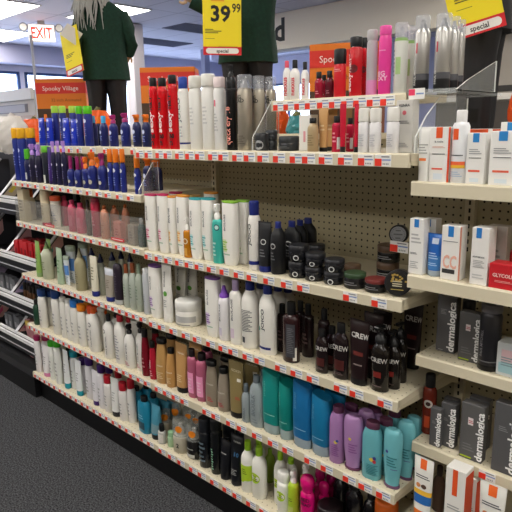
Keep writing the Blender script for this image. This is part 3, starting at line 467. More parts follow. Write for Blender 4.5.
'xs':('hairspray_can','can','brushed steel can with clear overcap','cyl',1,'c4c2be',('clear',.17,1,'dcdfe6'),[('p',-.25,-.1,.62,.78,'c03a4c'),('v','PAUL MITCHELL',-.3,.12,.55,'d0d0cc'),('b',0,.2,'202022'),('b',.2,.3,'55555a')],{'metal':.85,'r':.3}),
'yb':('styling_box','box','tall white carton','box',.7,'ecebe6',None,[('p',-.2,.2,.25,.55,'e0a0a8')],{}),
'yk':('leave_in_bottle','bottle','champagne bottle with black cap','boston',.85,'b9a27c',('stub',.14,.6,BK),[('l',-.4,.4,.2,.6,5,'96825e')],{'r':.3}),
'yt':('conditioner_tube','tube','gold tan tube with black foot','tube',.5,'c89a64',('base',.1,.95,BK),[('l',-.3,.3,.4,.6,2,'e0c49a')],{'r':.28}),
'yr':('serum_bottle','bottle','red bottle with black cap and white barcode','cylh',.8,'c01c40',('stub',.18,.6,BK),[('p',.3,.8,.1,.5,'e8e4e4'),('l',-.3,.2,.3,.7,3,'e890a0')],{'r':.25}),
'yx':('conditioner_tube','tube','narrow crimson tube with black foot','tube',.5,'c41634',('base',.12,.95,BK),[],{'r':.25}),
'yw':('lotion_box','box','slim grey white carton with pink dot','box',.6,'cfcdc8',None,[('c',0,.76,.006,'d8707c'),('h','KENRA',0,.9,.007,'55555a'),('l',-.6,.6,.55,.62,2,'8a8a8e'),('l',-.6,.6,.1,.2,3,'9a9a9e')],{}),
# right bay
'fw':('sunscreen_tube','tube','white sunscreen tube with orange foot stripe','tube',.5,'efeeea',('none',),[('p',-.5,.3,.38,.43,'ee8040'),('l',-.6,.4,.5,.7,4,'a8a8a4')],{}),
'fo':('sunscreen_box','box','white carton with orange top tab and orange side','box',.7,'efeeea',None,[('p',-.35,.35,.8,1,'ec5a28'),('p',1.0,1.6,.0,1,'e2562c'),('l',-.7,.7,.5,.53,1,'3c4048'),('p',-.7,.5,.23,.26,'ee6a50'),('l',-.7,.7,.62,.66,2,'e0b0a0'),('p',-.5,.5,.05,.16,'dfe8f0'),('h','la roche',0,.74,.005,'77777a')],{}),
'fc':('sunscreen_can','can','white sunscreen spray can with orange square','cyl',1,'eceef2',('full',.17,.62,'eeeeee'),[('p',-.32,.12,.72,.9,'ee5c26'),('p',-.6,.7,.3,.36,'ee6a40'),('p',-.6,.7,.25,.3,'eebc3a'),('l',-.5,.5,.45,.48,1,'3c4048'),('l',-.5,.5,.1,.2,3,'b8cce4')],{}),
'fb':('skin_cream_box','box','white carton with blue top tab','box',.8,'eeedea',None,[('p',-.35,.35,.82,1,'2e86cc'),('l',-.7,.7,.5,.53,1,'3c4048'),('p',-.7,.6,.24,.28,'ee6a50'),('l',-.7,.7,.58,.7,3,'a8a8aa'),('p',-.5,.5,.04,.12,'dbe6ee')],{}),
'fd':('sunscreen_box','box','white carton with orange tab in the back row','box',.7,'efeeea',None,[('p',-.5,.5,.85,1,'ec5a28'),('p',-1,1,.93,1,'e2562c')],{}),
'hb':('skin_cream_box','box','tall white carton with blue tab','box',.8,'ecebe8',None,[('p',-.35,.3,.85,1.0,'2e7cc8'),('l',-.7,.7,.55,.75,3,'b8b8b8'),('l',-.8,.2,.36,.4,2,'4a4e58'),('l',-.8,.4,.1,.24,4,'b4b4b4')],{}),
'ht':('face_wash_tube','tube','blue face wash tube with clear foot','tube',.5,'1f62b8',('base',.14,.95,'9aa6b0'),[('p',-.2,.25,.72,.88,'c8d8ec'),('b',.02,.4,'3f7cc0'),('l',-.4,.4,.3,.5,3,'a8c4e4'),('l',-.4,.4,.12,.22,2,'a8c4e4')],{'r':.3}),
'hc':('cc_cream_box','box','white carton with two large peach letters','box',.9,'edebe7',None,[('p',-.3,.3,.8,1,'2e7cc8'),('h','CC',0,.34,.034,'f0b8a4'),('p',-.8,.6,.12,.2,'3a3a3c'),('l',-.8,.8,.7,.73,1,'8a8a8c'),('p',1,1.35,0,1,'d8927c')],{}),
'hd':('skin_cream_box','box','white carton with blue tab and grey print','box',.9,'e9e7e4',None,[('p',-.5,.1,.82,1,'2e7cc8'),('h','ANTHELIOS',-.1,.49,.004,'3c4048'),('l',-.7,.6,.3,.44,5,'b0b0b0'),('l',-.7,.6,.1,.2,2,'c4c4c4')],{}),
'hr':('skin_cream_box','box','red carton with pale lettering','box',.9,'c8222c',None,[('h','GLYCOLIC',.0,.55,.009,'f0c8c4'),('l',-.6,.6,.25,.35,2,'e89a94')],{}),
'hg':('skin_cream_box','box','clear grey blister box','box',.5,'b0a8a0',None,[('l',-.6,.6,.3,.6,3,'8a8480')],{}),
'da':('skin_cream_box','box','tall charcoal carton with upright white lettering','box',.45,'59585a',None,[('v','dermalogica',.55,.03,.93,'f4f4f2'),('l',-.6,.0,.68,.78,4,'8a8a8c'),('l',-.7,-.2,.02,.05,1,'a0a0a0')],{}),
'db':('skin_cream_box','box','charcoal carton with lime base line and white square','box',.45,'5d5c5c',None,[('v','dermalogica',.68,.03,.9,'f4f4f2'),('p',-.35,.1,.63,.76,'e4d8d8'),('l',-.3,.1,.66,.72,2,'c04a54'),('p',-.9,.1,.03,.055,'a9c41e'),('l',-.7,.3,.15,.3,3,'747476')],{}),
'dc':('skin_cream_box','box','plain charcoal carton with upright white lettering','box',.5,'58585a',None,[('v','dermalogica',.5,.03,.92,'f4f4f2'),('l',-.6,.1,.6,.68,3,'8a8a8c')],{}),
'dd':('hairspray_can','can','tall gunmetal spray can','cyl',1,'3c3b3f',('full',.12,.96,'6a686c'),[('v','PAUL MITCHELL',-.3,.25,.7,'9a989c'),('b',.0,.1,'141416'),('b',.16,.18,'77777a')],{'metal':.5,'r':.28}),
'de':('hairspray_can','can','dark bottle behind the cartons','cyl',1,'26262a',('full',.2,1,'1c1c20'),[('l',-.3,.3,.6,.8,2,'6a6a6e')],{'r':.3}),
'df':('face_mask_box','box','pale iridescent carton','box',.8,'d6dada',None,[('p',-.6,.8,.45,.8,'e6c4c8'),('p',-.8,.6,.1,.4,'a8cfd6'),('l',-.6,.6,.3,.6,4,'8aa0a8')],{}),
'dm':('cleanser_bottle','bottle','amber red bottle with black cap and ring badge','cylh',.9,'7a2c1e',('stub',.2,.72,BK),[('c',.1,.66,.013,'cfc8c0'),('c',.1,.66,.007,'3a1c18'),('p',-.2,.3,.15,.4,'d8542c')],{'r':.18}),
'ds':('sunscreen_tube','tube','kids sunscreen tube with blue and orange bands','tube',.5,'efeee8',('none',),[('p',-.18,.18,.84,.98,'ee6a2c'),('b',.02,.24,'f07a2a'),('b',.34,.47,'2c6ab8'),('b',.47,.54,'f0bc3c'),('c',-.25,.6,.007,'d88a50'),('c',.12,.6,.007,'5a4438'),('l',-.5,.5,.7,.76,2,'4a4e58')],{}),
'dt':('sunscreen_box','box','white carton with orange stripe and orange side','box',.5,'efede8',None,[('p',-.3,.2,.65,1,'ee5a2a'),('p',1,3,.0,.95,'d8502c'),('h','ANTHELIOS',-.1,.25,.006,'3c4048'),('l',-.7,.7,.45,.52,2,'a8a8a8')],{}),
'dg':('makeup_box','box','grey cosmetics carton','box',.7,'6c6e74',None,[('p',-.5,.5,.3,.6,'a4a6ac')],{}),
'rb':('makeup_box','box','red cosmetics carton','box',.7,'c8242c',None,[('p',-.5,.5,.3,.6,'8a1820')],{}),
'rk':('makeup_box','box','dark red cosmetics carton','box',.7,'7c1c20',None,[('p',-.5,.5,.5,.8,'d04a50')],{}),
'kz':('makeup_tube','tube','black cosmetics stick','cylh',.9,'18181a',('full',.4,1,'26262a'),[],{'r':.25}),
'ky':('makeup_tube','tube','bronze cosmetics stick','cylh',.9,'6a4a34',('full',.4,1,'241c18'),[],{'r':.25}),
'kf':('makeup_pouch','pouch','peach cosmetics pouch','tubeup',.4,'d8b094',('none',),[('p',-.5,.5,.3,.7,'e8c8b8')],{}),
'kh':('makeup_pouch','pouch','pink and yellow cosmetics pouch','tubeup',.4,'d89aa0',('none',),[('b',.7,1,'e0c060')],{}),
}

SHELVES={
'L0':(1.5020,1.5020,0.0000,1.2000,0.1500),
'L1':(1.3170,1.3120,0.0000,1.2190,0.0000),
'L2':(1.0900,1.0840,0.0000,1.2190,0.0000),
'L3':(0.7850,0.7810,0.0000,1.2190,0.0000),
'L4':(0.4800,0.4780,0.0000,1.2190,0.0000),
'L5':(0.1750,0.1750,0.0000,1.2190,0.0000),
'M0':(1.6611,1.6611,1.9007,2.3920,0.0600),
'M1':(1.5020,1.5020,1.2090,2.4480,-0.0100),
'M2':(1.0770,1.0960,1.2190,2.4380,0.0000),
'M3':(0.7770,0.7900,1.2190,2.4380,0.0000),
'M4':(0.4780,0.4840,1.2190,2.4380,0.0000),
'M5':(0.1750,0.1750,1.2190,2.4380,0.0000),
'R1':(1.4290,1.4290,2.4460,3.6600,0.0080),
'R2':(1.1730,1.1730,2.4460,3.6600,0.0080),
'R3':(0.9160,0.9160,2.4460,3.6600,0.0770),
'R4':(0.6350,0.6350,2.4460,3.6600,0.0770),
'R5':(0.4050,0.4050,2.4460,3.6600,0.0000),
}

DATA=[
('L0','box_',0.0168,0.2191,1.5020,0.0336,0.0265,0.1738,"slim navy bottle with orange cap, left one of two, left bay's raised back shelf","slim navy bottle set, left bay's raised back shelf"),
('L0','bt',0.0391,0.1785,1.5020,0.0626,0.0369,0.1528,"glossy royal blue tube, leftmost, left bay's raised back shelf","glossy royal blue tube set, left bay's raised back shelf"),
('L0','bt',0.1334,0.1781,1.5020,0.0613,0.0361,0.1504,"glossy royal blue tube, second from left, left bay's raised back shelf","glossy royal blue tube set, left bay's raised back shelf"),
('L0','bgp',0.1204,0.2235,1.5020,0.0451,0.0355,0.2157,"tall navy bottle with pale lime cap, leftmost, left bay's raised back shelf","tall navy bottle set, left bay's raised back shelf"),
('L0','bgp',0.2050,0.2232,1.5020,0.0443,0.0350,0.2124,"tall navy bottle with pale lime cap, middle, left bay's raised back shelf","tall navy bottle set, left bay's raised back shelf"),
('L0','bgp',0.3132,0.2229,1.5020,0.0434,0.0342,0.2082,"tall navy bottle with pale lime cap, rightmost, left bay's raised back shelf","tall navy bottle set, left bay's raised back shelf"),
('L0','bgb',0.4618,0.1764,1.5020,0.0416,0.0328,0.2018,"tall navy bottle with bright green cap, left one of two, left bay's raised back shelf","tall navy bottle set, left bay's raised back shelf"),
('L0','bgb',0.5372,0.1807,1.5020,0.0527,0.0415,0.1989,"tall navy bottle with bright green cap, right one of two, left bay's raised back shelf","tall navy bottle set, left bay's raised back shelf"),
('L0','bt',0.3127,0.1795,1.5020,0.0660,0.0389,0.1459,"glossy royal blue tube, third from left, left bay's raised back shelf","glossy royal blue tube set, left bay's raised back shelf"),
('L0','bt',0.4001,0.1769,1.5020,0.0574,0.0338,0.1386,"glossy royal blue tube, rightmost, left bay's raised back shelf","glossy royal blue tube set, left bay's raised back shelf"),
('L0','bp',0.5124,0.2218,1.5020,0.0582,0.0400,0.1509,"navy bottle with light blue pump cap, left one of two, left bay's raised back shelf","navy bottle set, left bay's raised back shelf"),
('L0','bp',0.6801,0.1790,1.5020,0.0553,0.0380,0.1461,"navy bottle with light blue pump cap, right one of two, left bay's raised back shelf","navy bottle set, left bay's raised back shelf"),
('L0','box_',0.4818,0.2725,1.5020,0.0425,0.0335,0.1468,"slim navy bottle with orange cap, right one of two, left bay's raised back shelf","slim navy bottle set, left bay's raised back shelf"),
('L0','bm',0.7645,0.1786,1.5020,0.0541,0.0372,0.1485,"navy bottle with magenta pump cap, left one of two, left bay's raised back shelf","navy bottle set, left bay's raised back shelf"),
('L0','bm',0.8636,0.1801,1.5020,0.0585,0.0402,0.1547,"navy bottle with magenta pump cap, right one of two, left bay's raised back shelf","navy bottle set, left bay's raised back shelf"),
('L0','bo',0.9589,0.1776,1.5020,0.0512,0.0352,0.1451,"dark navy bottle with orange flip cap, left one of two, left bay's raised back shelf","dark navy bottle set, left bay's raised back shelf"),
('L0','bo',1.0322,0.1772,1.5020,0.0501,0.0344,0.1430,"dark navy bottle with orange flip cap, right one of two, left bay's raised back shelf","dark navy bottle set, left bay's raised back shelf"),
('L1','yc',0.0210,0.0310,1.3169,0.0419,0.0419,0.2852,"blue hairspray can with yellow cap, left of front two, left bay's top shelf","blue hairspray can set, left bay's top shelf"),
('L1','yc',0.0870,0.0332,1.3166,0.0464,0.0464,0.2842,"blue hairspray can with yellow cap, right of front two, left bay's top shelf","blue hairspray can set, left bay's top shelf"),
('L1','yc',0.0268,0.1124,1.3169,0.0537,0.0537,0.2841,"blue hairspray can with yellow cap, rear one, left bay's top shelf","blue hairspray can set, left bay's top shelf"),
('L1','sg',0.1483,0.0264,1.3164,0.0476,0.0328,0.1735,"small navy bottle with green cap, left bay's top shelf",None),
('L1','lp',0.2038,0.0293,1.3162,0.0488,0.0386,0.2003,"black bottle with lavender spray top, left one of two, left bay's top shelf","black bottle set, left bay's top shelf"),
('L1','lp',0.2723,0.0290,1.3159,0.0482,0.0380,0.1983,"black bottle with lavender spray top, right one of two, left bay's top shelf","black bottle set, left bay's top shelf"),
('L1','gk',0.3546,0.0287,1.3155,0.0474,0.0374,0.1915,"black bottle with green cap and white label, left bay's top shelf",None),
('L1','pt',0.4088,0.0225,1.3153,0.0423,0.0250,0.1873,"dark purple tube, left bay's top shelf",None),
('L1','ls',0.4448,0.0240,1.3152,0.0264,0.0281,0.2148,"slim black bottle with lavender trigger cap, leftmost, left bay's top shelf","slim black bottle set, left bay's top shelf"),
('L1','ls',0.4965,0.0240,1.3150,0.0316,0.0281,0.2175,"slim black bottle with lavender trigger cap, middle, left bay's top shelf","slim black bottle set, left bay's top shelf"),
('L1','ls',0.5517,0.0239,1.3147,0.0313,0.0278,0.2178,"slim black bottle with lavender trigger cap, rightmost, left bay's top shelf","slim black bottle set, left bay's top shelf"),
('L1','ms',0.6024,0.0274,1.3145,0.0470,0.0347,0.1466,"short blue bottle with magenta pump, left of front two, left bay's top shelf","short blue bottle set, left bay's top shelf"),
('L1','ms',0.6690,0.0271,1.3143,0.0463,0.0342,0.1457,"short blue bottle with magenta pump, right of front two, left bay's top shelf","short blue bottle set, left bay's top shelf"),
('L1','ms',0.6386,0.0710,1.3144,0.0413,0.0305,0.1430,"short blue bottle with magenta pump, rear one, left bay's top shelf","short blue bottle set, left bay's top shelf"),
('L1','os',0.7427,0.0268,1.3140,0.0455,0.0336,0.1451,"short blue bottle with orange spray top, left of front two, left bay's top shelf","short blue bottle set, left bay's top shelf"),
('L1','os',0.7955,0.0307,1.3137,0.0561,0.0414,0.1690,"short blue bottle with orange spray top, right of front two, left bay's top shelf","short blue bottle set, left bay's top shelf"),
('L1','os',0.7555,0.0827,1.3139,0.0460,0.0339,0.1428,"short blue bottle with orange spray top, rear one, left bay's top shelf","short blue bottle set, left bay's top shelf"),
('L1','mb',0.8815,0.0302,1.3134,0.0549,0.0405,0.1661,"blue bottle with dark magenta spray top, left bay's top shelf",None),
('L1','ot',0.9602,0.0227,1.3131,0.0287,0.0254,0.1853,"tall blue bottle with orange overcap, leftmost, left bay's top shelf","tall blue bottle set, left bay's top shelf"),
('L1','ot',1.0049,0.0247,1.3129,0.0331,0.0294,0.1859,"tall blue bottle with orange overcap, second from left, left bay's top shelf","tall blue bottle set, left bay's top shelf"),
('L1','ot',1.0586,0.0224,1.3127,0.0280,0.0248,0.1868,"tall blue bottle with orange overcap, third from left, left bay's top shelf","tall blue bottle set, left bay's top shelf"),
('L1','ot',1.1620,0.0241,1.3122,0.0319,0.0283,0.1594,"tall blue bottle with orange overcap, rightmost, left bay's top shelf","tall blue bottle set, left bay's top shelf"),
('L1','bo',1.0970,0.1247,1.3125,0.0549,0.0377,0.1446,"dark navy bottle with orange flip cap, left one of two, left bay's top shelf","dark navy bottle set, left bay's top shelf"),
('L1','bo',1.1060,0.1667,1.3125,0.0608,0.0417,0.1341,"dark navy bottle with orange flip cap, right one of two, left bay's top shelf","dark navy bottle set, left bay's top shelf"),
('L2','kb',0.0457,0.0300,1.0898,0.0700,0.0400,0.1753,"translucent beige carton, left bay's second shelf, behind clear front",None),
('L2','ko',0.0282,0.0763,1.0899,0.0436,0.0489,0.1740,"cream bottle with orange cap, left bay's second shelf, behind clear front",None),
('L2','km',0.2915,0.0317,1.0886,0.0551,0.0435,0.1891,"tall beige bottle with magenta foot, left bay's second shelf, behind clear front",None),
('L2','kw',0.3659,0.0512,1.0882,0.0731,0.0504,0.1607,"wide cream tube with orange cap, left bay's second shelf, behind clear front",None),
('L2','kp',0.3767,0.0962,1.0881,0.0536,0.0370,0.1571,"hot pink bottle, rear one, left bay's second shelf, behind clear front","hot pink bottle set, left bay's second shelf"),
('L2','kp',0.5751,0.0295,1.0872,0.0567,0.0391,0.1576,"hot pink bottle, left of front two, left bay's second shelf, behind clear front","hot pink bottle set, left bay's second shelf"),
('L2','kp',0.6531,0.0313,1.0868,0.0619,0.0426,0.1486,"hot pink bottle, right of front two, left bay's second shelf, behind clear front","hot pink bottle set, left bay's second shelf"),
('L2','kd',0.7419,0.0209,1.0863,0.0277,0.0219,0.1710,"dark brown bottle, left bay's second shelf, behind clear front",None),
('L2','kr',0.7959,0.0295,1.0861,0.0494,0.0389,0.1837,"tall crimson bottle, left bay's second shelf, behind clear front",None),
('L2','kc',0.8725,0.0291,1.0857,0.0485,0.0382,0.1569,"peach bottle with copper top, front one, left bay's second shelf, behind clear front","peach bottle set, left bay's second shelf"),
('L2','kc',0.8527,0.0953,1.0858,0.0497,0.0391,0.1482,"peach bottle with copper top, left of rear two, left bay's second shelf, behind clear front","peach bottle set, left bay's second shelf"),
('L2','kc',0.9789,0.0725,1.0852,0.0425,0.0335,0.1655,"peach bottle with copper top, right of rear two, left bay's second shelf, behind clear front","peach bottle set, left bay's second shelf"),
('L2','kx',0.9967,0.0250,1.0851,0.0520,0.0300,0.0926,"salmon pink carton, left bay's second shelf, behind clear front",None),
('L2','kg',1.1054,0.0250,1.0846,0.0480,0.0300,0.0905,"grey beige carton, left bay's second shelf, behind clear front",None),
('L2','kt',1.1667,0.0257,1.0843,0.0400,0.0315,0.1253,"small dark teal bottle with silver top, left bay's second shelf, behind clear front",None),
('M2','w1',1.2405,0.0301,1.0773,0.0663,0.0401,0.2394,"white slab-shouldered shampoo bottle with magenta lid, left of front two, middle bay's second shelf","white slab-shouldered shampoo bottle set, middle bay's second shelf"),
('M2','w1',1.3221,0.0278,1.0786,0.0589,0.0356,0.2435,"white slab-shouldered shampoo bottle with magenta lid, right of front two, middle bay's second shelf","white slab-shouldered shampoo bottle set, middle bay's second shelf"),
('M2','w2',1.3694,0.0408,1.0793,0.0379,0.0397,0.2369,"white slab-shouldered shampoo bottle with orange lid, left of front two, middle bay's second shelf","white slab-shouldered shampoo bottle set, middle bay's second shelf"),
('M2','w2',1.4282,0.0463,1.0803,0.0671,0.0405,0.2429,"white slab-shouldered shampoo bottle with orange lid, right of front two, middle bay's second shelf","white slab-shouldered shampoo bottle set, middle bay's second shelf"),
('M2','w1',1.2590,0.1462,1.0776,0.0672,0.0406,0.2381,"white slab-shouldered shampoo bottle with magenta lid, rear one, middle bay's second shelf","white slab-shouldered shampoo bottle set, middle bay's second shelf"),
('M2','w2',1.4398,0.1866,1.0804,0.0685,0.0412,0.2426,"white slab-shouldered shampoo bottle with orange lid, rear one, middle bay's second shelf","white slab-shouldered shampoo bottle set, middle bay's second shelf"),
('M2','w6',1.4031,0.1251,1.0799,0.0635,0.0383,0.2342,"white slab-shouldered shampoo bottle with beige lid, middle bay's second shelf",None),
('M2','am',1.4742,0.0238,1.0810,0.0375,0.0275,0.1572,"amber oil bottle with white spray top, middle bay's second shelf",None),
('M2','w3',1.5260,0.0279,1.0818,0.0594,0.0358,0.2379,"white slab-shouldered shampoo bottle with teal lid, left one of two, middle bay's second shelf","white slab-shouldered shampoo bottle set, middle bay's second shelf"),
('M2','w3',1.5849,0.0421,1.0827,0.0592,0.0422,0.2398,"white slab-shouldered shampoo bottle with teal lid, right one of two, middle bay's second shelf","white slab-shouldered shampoo bottle set, middle bay's second shelf"),
('M2','tq',1.6491,0.0269,1.0837,0.0496,0.0338,0.2223,"turquoise bottle with white spray top, middle bay's second shelf",None),
('M2','w4',1.7153,0.0305,1.0847,0.0684,0.0410,0.2368,"white slab-shouldered shampoo bottle with lime green lid, front one, middle bay's second shelf","white slab-shouldered shampoo bottle set, middle bay's second shelf"),
('M2','w4',1.7366,0.0738,1.0851,0.0592,0.0354,0.2372,"white slab-shouldered shampoo bottle with lime green lid, rear one, middle bay's second shelf","white slab-shouldered shampoo bottle set, middle bay's second shelf"),
('M2','jw',1.8336,0.0312,1.0866,0.0425,0.0425,0.2434,"white foam can with navy cap, middle bay's second shelf",None),
('M2','ib',1.8839,0.0313,1.0874,0.0545,0.0426,0.1747,"matte black tube with navy foot, middle bay's second shelf",None),
('M2','ic',1.9380,0.0379,1.0882,0.0498,0.0558,0.1783,"matte black bottle with navy cap, front one, middle bay's second shelf","matte black bottle set, middle bay's second shelf"),
('M2','ic',1.9413,0.1067,1.0883,0.0711,0.0406,0.1724,"matte black bottle with navy cap, leftmost of rear ones, middle bay's second shelf","matte black bottle set, middle bay's second shelf"),
('M2','ic',1.9206,0.1760,1.0879,0.0686,0.0391,0.1656,"matte black bottle with navy cap, middle of rear ones, middle bay's second shelf","matte black bottle set, middle bay's second shelf"),
('M2','ic',1.8921,0.2579,1.0875,0.0751,0.0426,0.1605,"matte black bottle with navy cap, rightmost of rear ones, middle bay's second shelf","matte black bottle set, middle bay's second shelf"),
('M2','jb',2.0228,0.0433,1.0895,0.0667,0.0667,0.1102,"black pomade jar, leftmost of front ones, middle bay's second shelf","black pomade jar set, middle bay's second shelf"),
('M2','jb',2.0927,0.0424,1.0906,0.0648,0.0648,0.0916,"black pomade jar, middle of front ones, middle bay's second shelf","black pomade jar set, middle bay's second shelf"),
('M2','jb',2.0099,0.1488,1.0893,0.0659,0.0659,0.0922,"black pomade jar, rear one, middle bay's second shelf","black pomade jar set, middle bay's second shelf"),
('M2','jb',2.1690,0.0413,1.0918,0.0626,0.0626,0.0816,"black pomade jar, rightmost of front ones, middle bay's second shelf","black pomade jar set, middle bay's second shelf"),
('M2','jn',2.1663,0.1452,1.0918,0.0583,0.0583,0.0428,"black jar with brown lid, left one of two, middle bay's second shelf","black jar set, middle bay's second shelf"),
('M2','jg',2.2468,0.0432,1.0930,0.0664,0.0664,0.0471,"black jar with dark green lid, middle bay's second shelf",None),
('M2','jr',2.3222,0.0419,1.0942,0.0638,0.0638,0.0398,"black jar with dark red lid, middle bay's second shelf",None),
('M2','jn',2.2657,0.2022,1.0933,0.0718,0.0718,0.1117,"black jar with brown lid, right one of two, middle bay's second shelf","black jar set, middle bay's second shelf"),
('L3','ag',0.1582,0.0271,0.7845,0.0495,0.0341,0.2028,"leaf green tapered tube, front one, left bay's third shelf","leaf green tapered tube set, left bay's third shelf"),
('L3','ac',0.2373,0.0405,0.7842,0.0728,0.0611,0.2050,"pale sage bottle with green pump top, left bay's third shelf",None),
('L3','ag',0.1212,0.1108,0.7846,0.0435,0.0300,0.1970,"leaf green tapered tube, rear one, left bay's third shelf","leaf green tapered tube set, left bay's third shelf"),
('L3','al',0.3998,0.0274,0.7837,0.0591,0.0349,0.1951,"sage green tube, left bay's third shelf",None),
('L3','aw',0.4491,0.0390,0.7835,0.0439,0.0259,0.1569,"white tube with blue label, left of front two, left bay's third shelf","white tube set, left bay's third shelf"),
('L3','aw',0.4336,0.0755,0.7836,0.0738,0.0435,0.2025,"white tube with blue label, right of front two, left bay's third shelf","white tube set, left bay's third shelf"),
('L3','aw',0.4410,0.1455,0.7836,0.0671,0.0395,0.2088,"white tube with blue label, rear one, left bay's third shelf","white tube set, left bay's third shelf"),
('L3','ak',0.5928,0.0384,0.7831,0.0679,0.0569,0.2189,"khaki bottle with cone top, left bay's third shelf",None),
('L3','an',0.7451,0.0259,0.7826,0.0539,0.0317,0.2014,"cream tube with navy foot, left bay's third shelf",None),
('L3','ap',0.5743,0.1171,0.7831,0.0544,0.0429,0.2037,"grey sage bottle with navy pump, leftmost of rear ones, left bay's third shelf","grey sage bottle set, left bay's third shelf"),
('L3','ap',0.7465,0.0641,0.7826,0.0517,0.0407,0.2050,"grey sage bottle with navy pump, front one, left bay's third shelf","grey sage bottle set, left bay's third shelf"),
('L3','ap',0.7520,0.1264,0.7825,0.0525,0.0413,0.2054,"grey sage bottle with navy pump, second from left of rear ones, left bay's third shelf","grey sage bottle set, left bay's third shelf"),
('L3','ax',0.8747,0.0291,0.7821,0.0650,0.0382,0.1612,"greige tube with navy foot, left bay's third shelf",None),
('L3','ay',0.9500,0.0281,0.7819,0.0528,0.0363,0.1923,"aubergine black bottle with pale foot, left bay's third shelf",None),
('L3','ap',0.7752,0.1642,0.7825,0.0468,0.0368,0.2125,"grey sage bottle with navy pump, third from left of rear ones, left bay's third shelf","grey sage bottle set, left bay's third shelf"),
('L3','ap',0.8538,0.1638,0.7822,0.0460,0.0362,0.2081,"grey sage bottle with navy pump, rightmost of rear ones, left bay's third shelf","grey sage bottle set, left bay's third shelf"),
('L3','aa',1.0226,0.0263,0.7816,0.0442,0.0326,0.2038,"pale sage bottle with amber cap, left one of two, left bay's third shelf","pale sage bottle set, left bay's third shelf"),
('L3','aa',1.0719,0.0281,0.7815,0.0491,0.0362,0.2156,"pale sage bottle with amber cap, right one of two, left bay's third shelf","pale sage bottle set, left bay's third shelf"),
('L3','as',1.1185,0.0287,0.7813,0.0400,0.0373,0.2181,"pale sage bottle with sage cap, left bay's third shelf",None),
('L3','ai',1.1746,0.0275,0.7811,0.0351,0.0351,0.2089,"slim silver white can, left bay's third shelf",None),
('M3','w5',1.2376,0.0324,0.7772,0.0739,0.0448,0.2348,"white slab-shouldered shampoo bottle with purple lid, left of front two, middle bay's third shelf","white slab-shouldered shampoo bottle set, middle bay's third shelf"),
('M3','tw',1.3219,0.0269,0.7781,0.0634,0.0339,0.2519,"white tube with green dot, front one, middle bay's third shelf","white tube set, middle bay's third shelf"),
('M3','tw',1.2655,0.1452,0.7775,0.0718,0.0383,0.2314,"white tube with green dot, left of rear two, middle bay's third shelf","white tube set, middle bay's third shelf"),
('M3','tw',1.2982,0.1810,0.7778,0.0713,0.0379,0.2294,"white tube with green dot, right of rear two, middle bay's third shelf","white tube set, middle bay's third shelf"),
('M3','wj',1.4100,0.0648,0.7790,0.1096,0.1096,0.1075,"squat white jar with grey label, middle bay's third shelf",None),
('M3','w5',1.6052,0.0308,0.7811,0.0691,0.0415,0.2392,"white slab-shouldered shampoo bottle with purple lid, right of front two, middle bay's third shelf","white slab-shouldered shampoo bottle set, middle bay's third shelf"),
('M3','w5',1.5402,0.1478,0.7804,0.0725,0.0435,0.2224,"white slab-shouldered shampoo bottle with purple lid, rear one, middle bay's third shelf","white slab-shouldered shampoo bottle set, middle bay's third shelf"),
('M3','pc',1.6662,0.0324,0.7818,0.0489,0.0447,0.2139,"white bottle with purple cone cap, middle bay's third shelf",None),
('M3','pw',1.7338,0.0273,0.7825,0.0551,0.0347,0.2484,"tall white bottle with pale purple top, middle bay's third shelf",None),
('M3','jl',1.7946,0.0430,0.7831,0.0689,0.0659,0.2523,"large white bottle with navy cap, fine print facing out, front one, middle bay's third shelf","large white bottle set, middle bay's third shelf"),
('M3','jl',1.7438,0.1530,0.7826,0.0773,0.0539,0.2203,"large white bottle with navy cap, fine print facing out, rear one, middle bay's third shelf","large white bottle set, middle bay's third shelf"),
('M3','jm',1.8890,0.0346,0.7841,0.0706,0.0492,0.2535,"large white bottle with navy cap and navy band, front one, middle bay's third shelf","large white bottle set, middle bay's third shelf"),
('M3','jm',1.8161,0.1708,0.7834,0.0709,0.0493,0.2165,"large white bottle with navy cap and navy band, left rear, middle bay's third shelf","large white bottle set, middle bay's third shelf"),
('M3','jm',1.8216,0.2230,0.7834,0.0715,0.0497,0.1985,"large white bottle with navy cap and navy band, right rear, middle bay's third shelf","large white bottle set, middle bay's third shelf"),
('M3','dk',1.9154,0.0825,0.7844,0.0453,0.0328,0.1775,"near-black bottle with tall cap, leftmost, middle bay's third shelf","near-black bottle set, middle bay's third shelf"),
('M3','dr',1.9985,0.0341,0.7853,0.0664,0.0481,0.2119,"black and oxblood bottle with black cap, middle bay's third shelf",None),
('M3','dk',1.9663,0.1222,0.7850,0.0446,0.0323,0.1889,"near-black bottle with tall cap, second from left, middle bay's third shelf","near-black bottle set, middle bay's third shelf"),
('M3','dk',2.0157,0.1032,0.7855,0.0474,0.0342,0.1917,"near-black bottle with tall cap, third from left, middle bay's third shelf","near-black bottle set, middle bay's third shelf"),
('M3','dk',2.0935,0.0926,0.7863,0.0455,0.0327,0.1914,"near-black bottle with tall cap, rightmost, middle bay's third shelf","near-black bottle set, middle bay's third shelf"),
('M3','cw',2.1368,0.0240,0.7868,0.0497,0.0281,0.1487,"black bottle with round cap and pale block lettering, left front, middle bay's third shelf","black bottle set, middle bay's third shelf"),
('M3','cw',2.1507,0.0605,0.7869,0.0497,0.0279,0.1523,"black bottle with round cap and pale block lettering, rear one, middle bay's third shelf","black bottle set, middle bay's third shelf"),
('M3','cw',2.2102,0.0264,0.7876,0.0585,0.0327,0.1843,"black bottle with round cap and pale block lettering, right front, middle bay's third shelf","black bottle set, middle bay's third shelf"),
('M3','ct',2.2789,0.0270,0.7883,0.0671,0.0340,0.2085,"tall black gel tube with pale block lettering, front one, middle bay's third shelf","tall black gel tube set, middle bay's third shelf"),
